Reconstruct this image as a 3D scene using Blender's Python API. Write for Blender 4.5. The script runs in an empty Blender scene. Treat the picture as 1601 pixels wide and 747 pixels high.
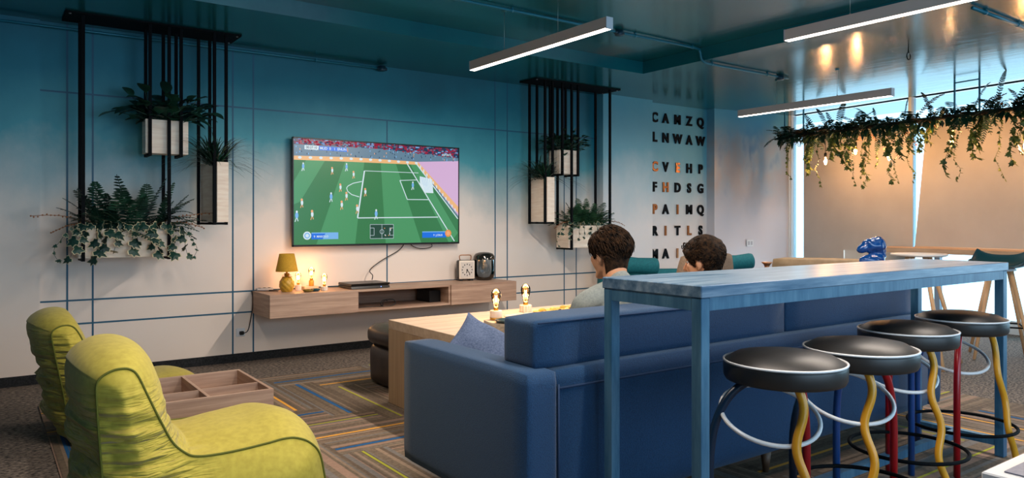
import bpy, bmesh, math, random
from mathutils import Vector, Matrix, noise
from mathutils.geometry import delaunay_2d_cdt
random.seed(7)
PI = math.pi
SC = bpy.context.scene
COL = SC.collection

# ---------------------------------------------------------------- camera
FPX = 1156.0; YAW = math.atan(1611/1156.0)
cam = bpy.data.cameras.new('camera'); camo = bpy.data.objects.new('camera', cam); COL.objects.link(camo)
cam.sensor_width = 36; cam.lens = FPX/1601*36; cam.shift_y = -27.5/1601; cam.clip_start = .05
camo.location = (0, 0, 1.2); camo.rotation_euler = (PI/2, 0, YAW-PI/2)
SC.camera = camo
# ---------------------------------------------------------------- world, exposure
w = bpy.data.worlds.new('world'); SC.world = w; w.use_nodes = True
bg = w.node_tree.nodes['Background']; bg.inputs[0].default_value = (.62, .84, 1, 1); bg.inputs[1].default_value = 3.0
SC.view_settings.view_transform = 'Standard'; SC.view_settings.look = 'None'
SC.view_settings.gamma = 1; SC.view_settings.use_curve_mapping = False
SC.view_settings.exposure = 0.0

def area(name, loc, rot, sx, sy, power, col):
    l = bpy.data.lights.new(name, 'AREA'); l.shape = 'RECTANGLE'; l.size = sx; l.size_y = sy
    l.energy = power; l.color = col
    o = bpy.data.objects.new(name, l); COL.objects.link(o); o.location = loc; o.rotation_euler = rot
    return o
C3L = (9.25-.116*2.2+.9932*.25, 6.19-.9932*2.2-.116*.25)
# daylight coming through the big windows behind the camera, and through the window wall on the right
area('daylight_rear', (2.6, -2.62, 1.5), (PI/2, 0, 0), 5.4, 1.9, 105, (.42, .70, 1))
area('daylight_low_glass', (C3L[0], C3L[1], .48), (PI/2, 0, -PI/2+.116+PI), 3.4, .7, 45, (.62, .84, 1))
area('daylight_right', (8.32, -.6, 1.5), (PI/2, 0, PI/2+.116), 3.2, 1.9, 40, (.55, .80, 1))

# ---------------------------------------------------------------- materials
def lin(c):
    return tuple((x/12.92 if x <= .04045 else ((x+.055)/1.055)**2.4) for x in [v/255 for v in c])+(1,)
MATS = {}
def mat(name, rgb=(128,128,128), rough=.6, metal=0, emit=None, es=0, trans=0, ior=1.45, alpha=1, coat=0, sheen=0):
    if name in MATS: return MATS[name]
    m = bpy.data.materials.new(name); m.use_nodes = True; MATS[name] = m
    b = m.node_tree.nodes['Principled BSDF']
    b.inputs['Base Color'].default_value = lin(rgb); b.inputs['Roughness'].default_value = rough
    b.inputs['Metallic'].default_value = metal; b.inputs['IOR'].default_value = ior
    b.inputs['Transmission Weight'].default_value = trans; b.inputs['Coat Weight'].default_value = coat
    b.inputs['Sheen Weight'].default_value = sheen
    if emit: b.inputs['Emission Color'].default_value = lin(emit); b.inputs['Emission Strength'].default_value = es
    return m
class NT:
    def __init__(s, m): s.m = m; s.t = m.node_tree; s.b = s.t.nodes['Principled BSDF']
    def n(s, ty, **k):
        x = s.t.nodes.new(ty)
        for a, v in k.items():
            if a.startswith('i_'): x.inputs[int(a[2:])].default_value = v
            else: setattr(x, a, v)
        return x
    def l(s, a, b): s.t.links.new(a, b)
    def noise(s, scale, detail=4, vec=None, sc3=None, rough=.55):
        x = s.n('ShaderNodeTexNoise'); x.inputs['Scale'].default_value = scale; x.inputs['Detail'].default_value = detail
        x.inputs['Roughness'].default_value = rough
        if vec is None:
            vec = s.n('ShaderNodeTexCoord').outputs['Object']
        if sc3:
            mp = s.n('ShaderNodeMapping'); mp.inputs['Scale'].default_value = sc3; s.l(vec, mp.inputs[0]); vec = mp.outputs[0]
        s.l(vec, x.inputs['Vector']); return x.outputs['Fac']
    def ramp(s, fac, stops):
        x = s.n('ShaderNodeValToRGB'); e = x.color_ramp.elements
        while len(e) < len(stops): e.new(.5)
        for k, (p, c) in enumerate(stops): e[k].position = p; e[k].color = lin(c)
        s.l(fac, x.inputs[0]); return x.outputs[0]
    def bump(s, h, strength=.3, dist=.01):
        x = s.n('ShaderNodeBump'); x.inputs['Strength'].default_value = strength; x.inputs['Distance'].default_value = dist
        s.l(h, x.inputs['Height']); s.l(x.outputs[0], s.b.inputs['Normal'])
def noisy(name, c1, c2, scale, rough=.7, sc3=None, bump=0, bscale=None, detail=5, lo=.35, hi=.65, **k):
    m = mat(name, c1, rough, **k); t = NT(m)
    f = t.noise(scale, detail, sc3=sc3)
    t.l(t.ramp(f, [(lo, c1), (hi, c2)]), t.b.inputs['Base Color'])
    if bump:
        t.bump(t.noise(bscale or scale, 3, sc3=sc3), bump, .004)
    return m

def mural(name='mural_paint', stops=None):
    m = mat(name, (200,190,180), .55); t = NT(m)
    tc = t.n('ShaderNodeNewGeometry').outputs['Position']
    sx = t.n('ShaderNodeSeparateXYZ'); t.l(tc, sx.inputs[0])
    nz = t.noise(1.1, 6, vec=tc, sc3=(1,1,.8), rough=.6)
    a = t.n('ShaderNodeMath', operation='MULTIPLY_ADD'); t.l(nz, a.inputs[0]); a.inputs[1].default_value = 1.0
    a.inputs[2].default_value = -.5; 
    b = t.n('ShaderNodeMath', operation='ADD'); t.l(sx.outputs[2], b.inputs[0]); t.l(a.outputs[0], b.inputs[1])
    d = t.n('ShaderNodeMath', operation='DIVIDE'); t.l(b.outputs[0], d.inputs[0]); d.inputs[1].default_value = 2.7
    c = t.ramp(d.outputs[0], stops or [(.0, (232,216,202)), (.44, (228,216,206)), (.56, (168,184,186)), (.68, (66,150,164)), (.86, (8,112,132)), (1, (2,92,112))])
    t.l(c, t.b.inputs['Base Color']); return m
M_mural = mural()
M_murall = mural('mural_paint_pale', [(.0, (226,216,210)), (.42, (214,212,212)), (.58, (170,194,204)), (.75, (104,168,188)), (1, (70,150,174))])
def mural2():
    m = mat('mural_paint_blotched', (200,190,180), .35); t = NT(m)
    tc = t.n('ShaderNodeNewGeometry').outputs['Position']
    sx = t.n('ShaderNodeSeparateXYZ'); t.l(tc, sx.inputs[0])
    nz = t.noise(1.3, 6, vec=tc, sc3=(1,1,.8), rough=.6)
    b = t.n('ShaderNodeMath', operation='ADD'); t.l(sx.outputs[2], b.inputs[0]); t.l(nz, b.inputs[1])
    d = t.n('ShaderNodeMath', operation='DIVIDE'); t.l(b.outputs[0], d.inputs[0]); d.inputs[1].default_value = 3.3
    base = t.ramp(d.outputs[0], [(.0, (214,206,208)), (.55, (200,200,208)), (.74, (130,160,180)), (.9, (90,160,185))])
    blot = t.ramp(t.noise(1.7, 3, vec=tc, sc3=(1.4,1,.9)), [(.35, (70,120,160)), (.5, (150,160,168)), (.62, (166,152,144))])
    bell = t.n('ShaderNodeMapRange', interpolation_type='SMOOTHSTEP'); t.l(sx.outputs[2], bell.inputs[0]); bell.inputs[1].default_value = 1.1; bell.inputs[2].default_value = 1.9
    be2 = t.n('ShaderNodeMapRange', interpolation_type='SMOOTHSTEP'); t.l(sx.outputs[2], be2.inputs[0]); be2.inputs[1].default_value = 2.65; be2.inputs[2].default_value = 2.2
    mu = t.n('ShaderNodeMath', operation='MULTIPLY'); t.l(bell.outputs[0], mu.inputs[0]); t.l(be2.outputs[0], mu.inputs[1])
    m2 = t.n('ShaderNodeMath', operation='MULTIPLY'); t.l(mu.outputs[0], m2.inputs[0]); m2.inputs[1].default_value = .75
    mx = t.n('ShaderNodeMix', data_type='RGBA'); t.l(m2.outputs[0], mx.inputs[0]); t.l(base, mx.inputs[6]); t.l(blot, mx.inputs[7])
    t.l(mx.outputs[2], t.b.inputs['Base Color']); return m
M_mural2 = mural2()
M_teal = mat('teal_plaster', (0,104,132), .4)
def ceilmat():
    m = mat('teal_gloss_ceiling', (8,92,104), .22); t = NT(m)
    tc = t.n('ShaderNodeNewGeometry').outputs['Position']
    f = t.noise(1.6, 5, vec=tc); t.l(t.ramp(f, [(.3, (4,80,94)), (.7, (18,98,106))]), t.b.inputs['Base Color'])
    h = t.noise(2.6, 3, vec=tc, sc3=(4,1,1)); t.bump(h, .12, .02)
    t.b.inputs['Coat Weight'].default_value = .3; t.b.inputs['Coat Roughness'].default_value = .12
    return m
M_ceil = ceilmat()
M_line = mat('blue_line_paint', (24,84,112), .5)
M_carpet = noisy('dark_loop_carpet', (30,28,28), (138,124,112), 42, .95, detail=5, bump=.8, lo=.36, hi=.66, sc3=(1,1.6,1))
M_skirt = noisy('dark_skirting', (10,14,18), (40,42,44), 90, .9)
def woodmat(name, c1, c2, sc3, rough=.55, scale=3.0, bump=.05):
    m = mat(name, c1, rough); t = NT(m)
    f = t.noise(scale, 8, sc3=sc3, rough=.65); t.l(t.ramp(f, [(.34, c1), (.5, tuple((a+b)//2 for a,b in zip(c1,c2))), (.66, c2)]), t.b.inputs['Base Color'])
    t.bump(f, bump, .003); return m
M_oak = woodmat('grey_oak_laminate', (152,122,104), (190,160,138), (.6, .6, 14))
M_oakx = woodmat('pale_oak_laminate', (188,160,134), (212,186,160), (.5, 6, 6))
M_oakz = woodmat('oak_side_laminate', (165,135,105), (186,156,124), (14, 14, .6))
M_bar = woodmat('blue_stained_timber', (56,88,116), (128,148,166), (.8, 9, 9), .3)
M_barleg = woodmat('blue_stained_frame', (30,78,110), (78,118,142), (6, 6, .8), .4)
M_whitebox = noisy('planter_whitewash', (226,206,186), (240,226,208), 6, .7, sc3=(1,1,8))
M_black = mat('black_steel', (2,6,10), .75, .0)
M_blackp = mat('black_plastic', (16,17,19), .35)
M_fabric = noisy('blue_upholstery', (4,46,80), (14,62,100), 260, .9, bump=.5, sheen=.14)
M_pipf = mat('blue_upholstery_seam', (28,52,84), .9)
M_lime = noisy('lime_fabric', (168,152,50), (182,166,60), 40, .75, bump=.1, sheen=.15)
M_seam = mat('lime_seam_thread', (96,98,28), .8)
M_leafd = noisy('dark_leaf', (10,40,34), (30,72,50), 9, .45)
M_leafm = noisy('fern_leaf', (22,58,40), (52,92,58), 9, .5)
M_leafg = noisy('ivy_leaf', (40,68,28), (98,110,44), 7, .5)
M_brownleaf = mat('dried_frond', (140,90,54), .7)
M_ivy = noisy('variegated_ivy_leaf', (8,42,38), (24,66,54), 9, .5)
M_ivye = mat('ivy_leaf_edge', (196,186,150), .6)
M_steel = mat('aluminium', (150,150,150), .35, .8)
M_ledbody = mat('led_housing', (206,192,184), .5, .1)
M_led = mat('led_diffuser', (255,255,255), .5, emit=(255,238,224), es=9)
M_conduit = mat('conduit_teal', (20,104,124), .4, .2)
M_seatb = noisy('black_vinyl', (28,28,28), (36,35,34), 8, .42)
M_white = mat('white_enamel', (214,216,218), .3)
M_yellow = mat('yellow_enamel', (206,146,34), .3)
M_red = mat('red_enamel', (150,8,20), .3)
M_navy = mat('navy_enamel', (12,36,58), .3)
M_blue = mat('blue_enamel', (22,62,118), .3)
M_brass = mat('brass', (190,140,60), .25, 1)
M_cream = mat('cream_ceramic', (230,216,200), .4)
M_gold = mat('golden_base', (200,150,60), .4, .3)
M_fil = mat('glowing_filament', (255,220,170), .5, emit=(255,214,160), es=22)
def glass(name, rgb, tr=.85, rough=.03):
    m = bpy.data.materials.new(name); m.use_nodes = True; n = m.node_tree; MATS[name] = m
    n.nodes.remove(n.nodes['Principled BSDF']); out = n.nodes['Material Output']
    t = n.nodes.new('ShaderNodeBsdfTransparent'); t.inputs[0].default_value = lin(rgb)
    g = n.nodes.new('ShaderNodeBsdfGlossy'); g.inputs['Roughness'].default_value = rough
    f = n.nodes.new('ShaderNodeMixShader'); fr = n.nodes.new('ShaderNodeFresnel'); fr.inputs[0].default_value = 1.5
    mm = n.nodes.new('ShaderNodeMath'); mm.operation = 'ADD'; mm.inputs[1].default_value = (1-tr)*.3
    n.links.new(fr.outputs[0], mm.inputs[0]); n.links.new(mm.outputs[0], f.inputs[0])
    n.links.new(t.outputs[0], f.inputs[1]); n.links.new(g.outputs[0], f.inputs[2]); n.links.new(f.outputs[0], out.inputs[0])
    return m
M_amber = glass('amber_bulb_glass', (255,220,170), .97)
M_pane = glass('window_glass', (235,250,255), 1)
M_smoke = glass('smoked_glass', (200,208,212), .8)
M_blind = noisy('roller_blind_fabric', (184,180,176), (192,188,184), 3, .85)
_t = NT(M_blind); _tr = _t.n('ShaderNodeBsdfTranslucent'); _tr.inputs[0].default_value = lin((205,196,186)); _mx = _t.n('ShaderNodeMixShader'); _mx.inputs[0].default_value = .2
_t.l(_t.b.outputs[0], _mx.inputs[1]); _t.l(_tr.outputs[0], _mx.inputs[2]); _t.l(_mx.outputs[0], _t.t.nodes['Material Output'].inputs[0])

# ---------------------------------------------------------------- mesh builder
class MB:
    def __init__(s): s.v = []; s.f = []; s.mi = []; s.sm = []
    def add(s, vs, fs, mi=0, smooth=False, M=None):
        o = len(s.v)
        for p in vs:
            p = Vector(p); s.v.append(M @ p if M else p)
        for f in fs: s.f.append([i+o for i in f]); s.mi.append(mi); s.sm.append(smooth)
        return s
    def box(s, x0, x1, y0, y1, z0, z1, mi=0, b=0, M=None):
        if b <= 0:
            vs = [(x,y,z) for x in (x0,x1) for y in (y0,y1) for z in (z0,z1)]
            fs = [(0,1,3,2),(4,6,7,5),(0,4,5,1),(2,3,7,6),(0,2,6,4),(1,5,7,3)]
            return s.add(vs, fs, mi, False, M)
        bm = bmesh.new(); bmesh.ops.create_cube(bm, size=1)
        for v in bm.verts: v.co = Vector(((x0+x1)/2+v.co.x*(x1-x0), (y0+y1)/2+v.co.y*(y1-y0), (z0+z1)/2+v.co.z*(z1-z0)))
        bmesh.ops.bevel(bm, geom=bm.edges[:], offset=b, segments=3 if b > .006 else 1, profile=.5, affect='EDGES')
        s.bm(bm, mi, b > .006, M); bm.free(); return s
    def bm(s, bm, mi=0, smooth=True, M=None):
        bm.verts.index_update()
        s.add([v.co.copy() for v in bm.verts], [[v.index for v in f.verts] for f in bm.faces], mi, smooth, M)
    def lathe(s, prof, n=32, mi=0, M=None, smooth=True):
        vs = []; fs = []
        for r, z in prof:
            for k in range(n): a = 2*PI*k/n; vs.append((r*math.cos(a), r*math.sin(a), z))
        for i in range(len(prof)-1):
            for k in range(n):
                k2 = (k+1) % n; fs.append((i*n+k, i*n+k2, (i+1)*n+k2, (i+1)*n+k))
        fs.append(list(range(n))[::-1]); fs.append([(len(prof)-1)*n+k for k in range(n)])
        return s.add(vs, fs, mi, smooth, M)
    def tube(s, pts, r, n=8, mi=0, closed=False, M=None, r2=None):
        pts = [Vector(p) for p in pts]; N = len(pts); vs = []; fs = []
        up = Vector((0,0,1)); prev = None
        for i, p in enumerate(pts):
            if closed: t = (pts[(i+1) % N]-pts[i-1])
            else: t = pts[min(i+1, N-1)]-pts[max(i-1, 0)]
            t.normalize()
            if prev is None:
                a = up if abs(t.z) < .9 else Vector((1,0,0)); u = t.cross(a).normalized()
            else:
                u = prev-t*prev.dot(t); u = u.normalized() if u.length > 1e-6 else t.orthogonal().normalized()
            prev = u; q = t.cross(u)
            rr = r if r2 is None else r+(r2-r)*i/max(N-1, 1)
            for k in range(n): a = 2*PI*k/n; vs.append(p+u*math.cos(a)*rr+q*math.sin(a)*rr)
        for i in range(N if closed else N-1):
            for k in range(n):
                k2 = (k+1) % n; j = (i+1) % N; fs.append((i*n+k, i*n+k2, j*n+k2, j*n+k))
        if not closed: fs.append(list(range(n))[::-1]); fs.append([(N-1)*n+k for k in range(n)])
        return s.add(vs, fs, mi, True, M)
    def bar(s, a, b, w, d, mi=0, M=None):
        a = Vector(a); b = Vector(b); t = (b-a).normalized(); up = Vector((0,1,0)) if abs(t.z) > .9 else Vector((0,0,1))
        u = t.cross(up).normalized(); q = t.cross(u)
        vs = [p+u*i*w/2+q*j*d/2 for p in (a, b) for i, j in ((-1,-1),(1,-1),(1,1),(-1,1))]
        return s.add(vs, [(0,3,2,1),(4,5,6,7),(0,1,5,4),(1,2,6,5),(2,3,7,6),(3,0,4,7)], mi, False, M)
    def ell(s, c, r, mi=0, M=None, n=16, m=10):
        vs = []; fs = []; c = Vector(c)
        for i in range(1, m):
            th = PI*i/m
            for k in range(n):
                a = 2*PI*k/n; vs.append(c+Vector((r[0]*math.sin(th)*math.cos(a), r[1]*math.sin(th)*math.sin(a), r[2]*math.cos(th))))
        for i in range(m-2):
            for k in range(n): k2 = (k+1) % n; fs.append((i*n+k, (i+1)*n+k, (i+1)*n+k2, i*n+k2))
        t = len(vs); vs += [c+Vector((0,0,r[2])), c-Vector((0,0,r[2]))]
        for k in range(n): k2 = (k+1) % n; fs.append((t, k, k2)); fs.append((t+1, (m-2)*n+k2, (m-2)*n+k))
        return s.add(vs, fs, mi, True, M)
    def prism(s, poly, z0, z1, mi=0, M=None):
        n = len(poly); vs = [(x,y,z0) for x,y in poly]+[(x,y,z1) for x,y in poly]
        fs = [list(range(n))[::-1], list(range(n, 2*n))]+[(i, (i+1) % n, n+(i+1) % n, n+i) for i in range(n)]
        return s.add(vs, fs, mi, False, M)
    def build(s, name, mats, parent=None, **tags):
        me = bpy.data.meshes.new(name)
        if not isinstance(mats, (list, tuple)): mats = [mats]
        for m in mats: me.materials.append(m)
        off = parent_world(parent) if parent else Vector((0,0,0))
        me.from_pydata([tuple(p-off) for p in s.v], [], s.f)
        me.polygons.foreach_set('material_index', s.mi); me.polygons.foreach_set('use_smooth', s.sm); me.update()
        o = bpy.data.objects.new(name, me); COL.objects.link(o)
        if parent: o.parent = parent
        for k, v in tags.items(): o[k] = v
        return o
def parent_world(p):
    v = Vector((0,0,0))
    while p: v = v+p.location; p = p.parent
    return v
def thing(name, label, cat, loc=(0,0,0), group=None):
    o = bpy.data.objects.new(name, None); COL.objects.link(o); o.location = loc; o.empty_display_size = .1
    o['label'] = label; o['category'] = cat
    if group: o['group'] = group
    return o
def tag(o, label, cat, group=None, kind=None):
    o['label'] = label; o['category'] = cat
    if group: o['group'] = group
    if kind: o['kind'] = kind
    return o
def struct(mb, name, m): return mb.build(name, m, kind='structure')
def bez(p0, p1, p2, p3, n=16):
    out = []; p0, p1, p2, p3 = map(Vector, (p0, p1, p2, p3))
    for i in range(n+1):
        t = i/n; out.append(p0*(1-t)**3+p1*3*t*(1-t)**2+p2*3*t*t*(1-t)+p3*t**3)
    return out
def spline(pts, k=6):
    pts = [Vector(p) for p in pts]; out = []
    for i in range(len(pts)-1):
        a = pts[max(i-1,0)]; b = pts[i]; c = pts[i+1]; d = pts[min(i+2, len(pts)-1)]
        for j in range(k):
            t = j/k; out.append(.5*((2*b)+(c-a)*t+(2*a-5*b+4*c-d)*t*t+(3*b-a-3*c+d)*t**3))
    out.append(pts[-1]); return out
FONTS = {}
def text_verts(txt, size, extrude=0, offset=0, align='CENTER'):
    cu = bpy.data.curves.new('t', 'FONT'); cu.body = txt; cu.size = size; cu.extrude = extrude; cu.offset = offset
    cu.align_x = align; cu.align_y = 'CENTER'; cu.resolution_u = 4
    o = bpy.data.objects.new('t', cu); COL.objects.link(o)
    bpy.context.view_layer.update()
    me = bpy.data.meshes.new_from_object(o.evaluated_get(bpy.context.evaluated_depsgraph_get()))
    vs = [v.co.copy() for v in me.vertices]; fs = [list(p.vertices) for p in me.polygons]
    bpy.data.objects.remove(o); bpy.data.curves.remove(cu); bpy.data.meshes.remove(me)
    return vs, fs
def Tm(x=0, y=0, z=0, rz=0, rx=0, ry=0, s=1):
    return Matrix.Translation((x,y,z)) @ Matrix.Rotation(rz, 4, 'Z') @ Matrix.Rotation(ry, 4, 'Y') @ Matrix.Rotation(rx, 4, 'X') @ Matrix.Scale(s, 4)

# ---------------------------------------------------------------- the room
W = 6.505                     # the television wall
CZ = 2.69; RZ = 2.81          # soffit and recessed ceiling
C2 = Vector((7.86, 6.37)); C3 = Vector((9.25, 6.19)); WD = Vector((-.116, -.9932))   # corner of the side wall, direction of the window wall
C4 = C3+WD*9.0
struct(MB().box(-3.2, 10.2, -3.2, 7.0, -.12, 0), 'floor', M_carpet)
struct(MB().box(-3.2, 5.89, W, W+.15, 0, CZ), 'wall_television', M_mural)
struct(MB().box(-1.2, .352, W-.03, W, 0, CZ), 'wall_left_panel', M_mural)
struct(MB().box(5.88, 6.70, 6.375, W+.2, 0, CZ, b=0), 'wall_column', M_murall)
struct(MB().box(6.70, 7.86, 6.50, W+.2, 0, CZ), 'wall_letters', M_murall)
mb = MB(); n2 = Vector((.128, .992))
mb.prism([tuple(C2), tuple(C3), (C3.x+.1, 7.0), (7.86, 7.0)], 0, CZ)
struct(mb, 'wall_side', M_mural2)
mb = MB()
for a, b, y in ((-3.2, .352, W-.03), (.352, 5.88, W), (5.88, 6.70, 6.375), (6.70, 7.86, 6.5)):
    mb.box(a, b, y-.012, y, 0, .072)
struct(mb, 'baseboard_television', M_skirt)
mb = MB(); mb.prism([(C2.x, C2.y-.012), (C3.x, C3.y-.012), tuple(C3), tuple(C2)], 0, .072); struct(mb, 'baseboard_side', M_skirt)
# ceiling: soffit ring around a recess
mb = MB()
mb.box(-3.2, 5.43, 5.30, 7.0, CZ, CZ+.3); mb.box(5.43, 10.2, -3.2, 7.0, CZ, CZ+.3)
struct(mb, 'ceiling_soffit', M_ceil)
struct(MB().box(-3.2, 5.43, -3.2, 5.30, RZ, RZ+.2), 'ceiling', M_ceil)
# walls behind the camera: left wall, rear wall with window openings
struct(MB().box(-3.3, -3.15, -3.2, 7.0, 0, RZ), 'wall_left', M_teal)
mb = MB(); mb.box(-3.2, 10.2, -2.65, -2.5, 0, .5); mb.box(-3.2, 10.2, -2.65, -2.5, 2.5, RZ)
for a, b in ((-3.2, -.2), (5.4, 10.2)): mb.box(a, b, -2.65, -2.5, .5, 2.5)
struct(mb, 'wall_rear', M_mural2)
mb = MB()
for x in (-.2, 1.2, 2.6, 4.0, 5.34): mb.box(x, x+.06, -2.62, -2.53, .5, 2.5)
mb.box(-.2, 5.4, -2.62, -2.53, .5, .56); mb.box(-.2, 5.4, -2.62, -2.53, 2.44, 2.5)
o = struct(mb, 'window_1', M_steel)
# window wall (right): frame, panes, blinds
def ww(s, n=0): p = C3+WD*s+Vector((-.9932, .116))*n; return (p.x, p.y)      # n>0 is into the room
def wbox(mb, s0, s1, n0, n1, z0, z1, mi=0): mb.prism([ww(s0,n0), ww(s0,n1), ww(s1,n1), ww(s1,n0)], z0, z1, mi)
mb = MB(); wbox(mb, 0, 9, -.12, 0.0, CZ, CZ+.1); wbox(mb, 0, .018, -.12, .02, 0, CZ); wbox(mb, 0, 9, -.12, 0.02, 0, .09)
M_frame = mat('window_frame_white', (214,224,230), .4)
struct(mb, 'wall_window', M_frame)
for k in range(5):
    s0 = (.018, 1.78, 3.7, 5.5, 7.3, 9.0)[k]; s1 = (.018, 1.78, 3.7, 5.5, 7.3, 9.0)[k+1]
    mb = MB(); wbox(mb, s0, s0+.02, -.09, 0, .09, CZ); wbox(mb, s1-.02, s1, -.09, 0, .09, CZ)
    wbox(mb, s0, s1, -.09, 0, .09, .14); pass
    f = struct(mb, 'window_%d' % (k+2), M_frame)
    mb = MB(); wbox(mb, s0+.02, s1-.02, -.05, -.044, .14, 2.668); mb.build('window_pane', M_pane, f)
def blind(s0, s1, z0, z1, n, lean, label):
    mb = MB(); N = 10
    vs = []; fs = []
    for j in range(N+1):
        u = j/N; z = z1+(z0-z1)*u
        for q, ss in enumerate((s0+lean*u, s1+lean*u)):
            for nn in (n, n+.004):
                p = ww(ss, nn); vs.append((p[0], p[1], z))
    for j in range(N):
        a = 4*j; b = a+4
        fs += [(a+1, b+1, b+3, a+3), (a, a+2, b+2, b), (a, b, b+1, a+1), (a+2, a+3, b+3, b+2)]
    mb.add(vs, fs); t = thing('roller_blind', label, 'blind', (*ww((s0+s1)/2, n), z0), 'roller blinds on the window wall')
    mb.build('blind_fabric', M_blind, t)
    mb = MB(); a = ww(s0, n); b = ww(s1, n); mb.tube([(*a, z1+.02), (*b, z1+.02)], .028, 12); mb.build('roller_tube', M_blind, t)
    mb = MB(); a = ww(s0+lean, n+.002); b = ww(s1+lean, n+.002); mb.tube([(*a, z0), (*b, z0)], .012, 8); mb.build('bottom_rail', mat('blind_rail', (200,176,156), .5), t)
blind(.29, 1.85, .62, 2.33, .05, 0, 'roller blind nearest the corner, its lower edge hidden behind the bar')
blind(2.03, 3.9, .90, 2.33, .07, -.14, 'roller blind hanging askew above the window counter, cut by the right frame edge')
blind(3.95, 5.6, .90, 2.33, .05, 0, 'roller blind beyond the right end of the photo')

# painted grid lines on the television wall
mb = MB()
def vline(x, z0=.072, z1=CZ): mb.box(x-.0065, x+.0065, W-.0015, W, z0, z1)
def hline(z, x0=.352, x1=5.88): mb.box(x0, x1, W-.0018, W, z-.0065, z+.0065)
for x in (.527, .696, 1.74, 1.912, 4.446, 4.604, 5.40, 5.58): vline(x)
vline(3.182, .60, 2.175); hline(2.175); hline(.60); hline(.42)
struct(mb, 'trim_1', M_line)

# carpet of striped planks laid in herringbone
def rug():
    mb = MB(); X0, X1, Y0, Y1 = .30, 5.52, -1.2, 5.70; Wd = .25; rnd = random.Random(3)
    pin = {('v',7,17): 1, ('v',8,16): 2, ('v',6,18): 3, ('h',6,17): 1, ('h',7,16): 2, ('h',8,15): 3, ('h',9,14): 1}
    cmat = {0: 0, 1: 3, 2: 4, 3: 5}
    def quad(x0, x1, y0, y1, mi, z=.006):
        x0 = max(x0, X0); x1 = min(x1, X1); y0 = max(y0, Y0); y1 = min(y1, Y1)
        if x1-x0 < .002 or y1-y0 < .002: return
        mb.add([(x0,y0,z),(x1,y0,z),(x1,y1,z),(x0,y1,z)], [(0,1,2,3)], mi)
    for i in range(-6, 26):
        for j in range(-12, 26):
            k = (i+j) % 8
            if k == 0: kind = 'v'; x0 = i*Wd; y0 = j*Wd+.08; x1 = x0+Wd; y1 = y0+1
            elif k == 7: kind = 'h'; x1 = (i+1)*Wd; x0 = x1-1; y0 = j*Wd+.08; y1 = y0+Wd
            else: continue
            acc = pin.get((kind, i, j), rnd.choice([0,1,2,3,1,3,0]))
            v = 0; strips = []
            # narrow stripes across the plank
            while v < Wd-.001:
                wd = rnd.choice([.006,.01,.016,.022,.03]); wd = min(wd, Wd-v); strips.append((v, v+wd, rnd.choice([0,0,0,1,1,2,6,7]))); v += wd
            base = 0 if kind == 'v' else 8
            for a, b, m_ in strips:
                if kind == 'v': quad(x0+a, x0+b, y0, y1, m_)
                else: quad(x0, x1, y0+a, y0+b, m_)
            if acc:
                c = .11+rnd.uniform(-.02, .02); hw = {1:.011, 2:.007, 3:.010}[acc]
                segs = [(c-hw, c+hw)] if acc != 1 else [(c-hw, c+hw*.6), (c+hw*.9, c+hw*1.5)]
                for a, b in segs:
                    if kind == 'v': quad(x0+a, x0+b, y0+.005, y1-.005, cmat[acc], .0072)
                    else: quad(x0+.005, x1-.005, y0+a, y0+b, cmat[acc], .0072)
    # thin slab edge
    mb.box(X0, X1, Y0, Y1, 0.0005, .0055, 0)
    ms = [noisy('rug_taupe', (96,82,68), (118,102,84), 60, .95, bump=.4), noisy('rug_brown', (84,70,58), (104,88,72), 60, .95),
          noisy('rug_light', (128,110,92), (146,124,104), 60, .95), mat('rug_blue', (22,88,140), .95), mat('rug_lime', (160,160,44), .95),
          mat('rug_orange', (226,160,60), .95), noisy('rug_grey', (104,98,94), (116,110,104), 60, .95), noisy('rug_pinkish', (134,108,92), (146,118,100), 60, .95)]
    tag(mb.build('striped_rug', ms), 'striped herringbone carpet field with blue, lime and orange lines in the floor', 'rug')
rug()

# ---------------------------------------------------------------- ceiling lights
def led(x, y0, y1, z, ceil, label, power=42, real=True):
    t = thing('linear_pendant_light', label, 'ceiling light', (x, (y0+y1)/2, z), 'linear pendant lights')
    h = .075; wd = .055
    mb = MB(); mb.box(x-wd/2, x+wd/2, y0, y1, z+.014, z+h); mb.box(x-wd/2, x-wd/2+.004, y0, y1, z+.004, z+.014); mb.box(x+wd/2-.004, x+wd/2, y0, y1, z+.004, z+.014)
    mb.build('housing', M_ledbody, t)
    MB().box(x-wd/2+.005, x+wd/2-.005, y0+.004, y1-.004, z+.0, z+.0135, b=.003).build('diffuser', M_led, t)
    for y in (y0, y1):
        MB().box(x-wd/2-.001, x+wd/2+.001, y-.004, y+.004, z, z+h+.001).build('end_cap', mat('endcap', (190,196,204), .4, .3), t)
    for y in (y0+.32*(y1-y0)*1.0, y1-.28*(y1-y0)):
        mb = MB(); mb.tube([(x, y, z+h), (x, y, ceil-.012)], .0016, 6); mb.lathe([(.004, 0), (.006, .008), (.003, .016)], 8, M=Tm(x, y, z+h)); mb.build('cable', M_steel, t)
        mb = MB(); mb.lathe([(.018, -.012), (.02, -.004), (.02, 0)], 12, M=Tm(x, y, ceil)); mb.build('ceiling_rose', M_conduit, t)
    l = bpy.data.lights.new('strip', 'AREA'); l.shape = 'RECTANGLE'; l.size = wd*.8; l.size_y = y1-y0-.02; l.energy = power; l.color = (1, .86, .74)
    o = bpy.data.objects.new('strip', l); COL.objects.link(o); o.parent = t; o.location = Vector((x, (y0+y1)/2, z-.003))-t.location
    return t
led(3.235, 3.45, 5.06, 2.42, RZ, 'lit white linear light left of the ceiling beam, in front of the television wall', 72)
led(4.44, 1.38, 2.99, 2.42, RZ, 'lit white linear light cut by the top frame edge, above the bar', 60)
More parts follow.
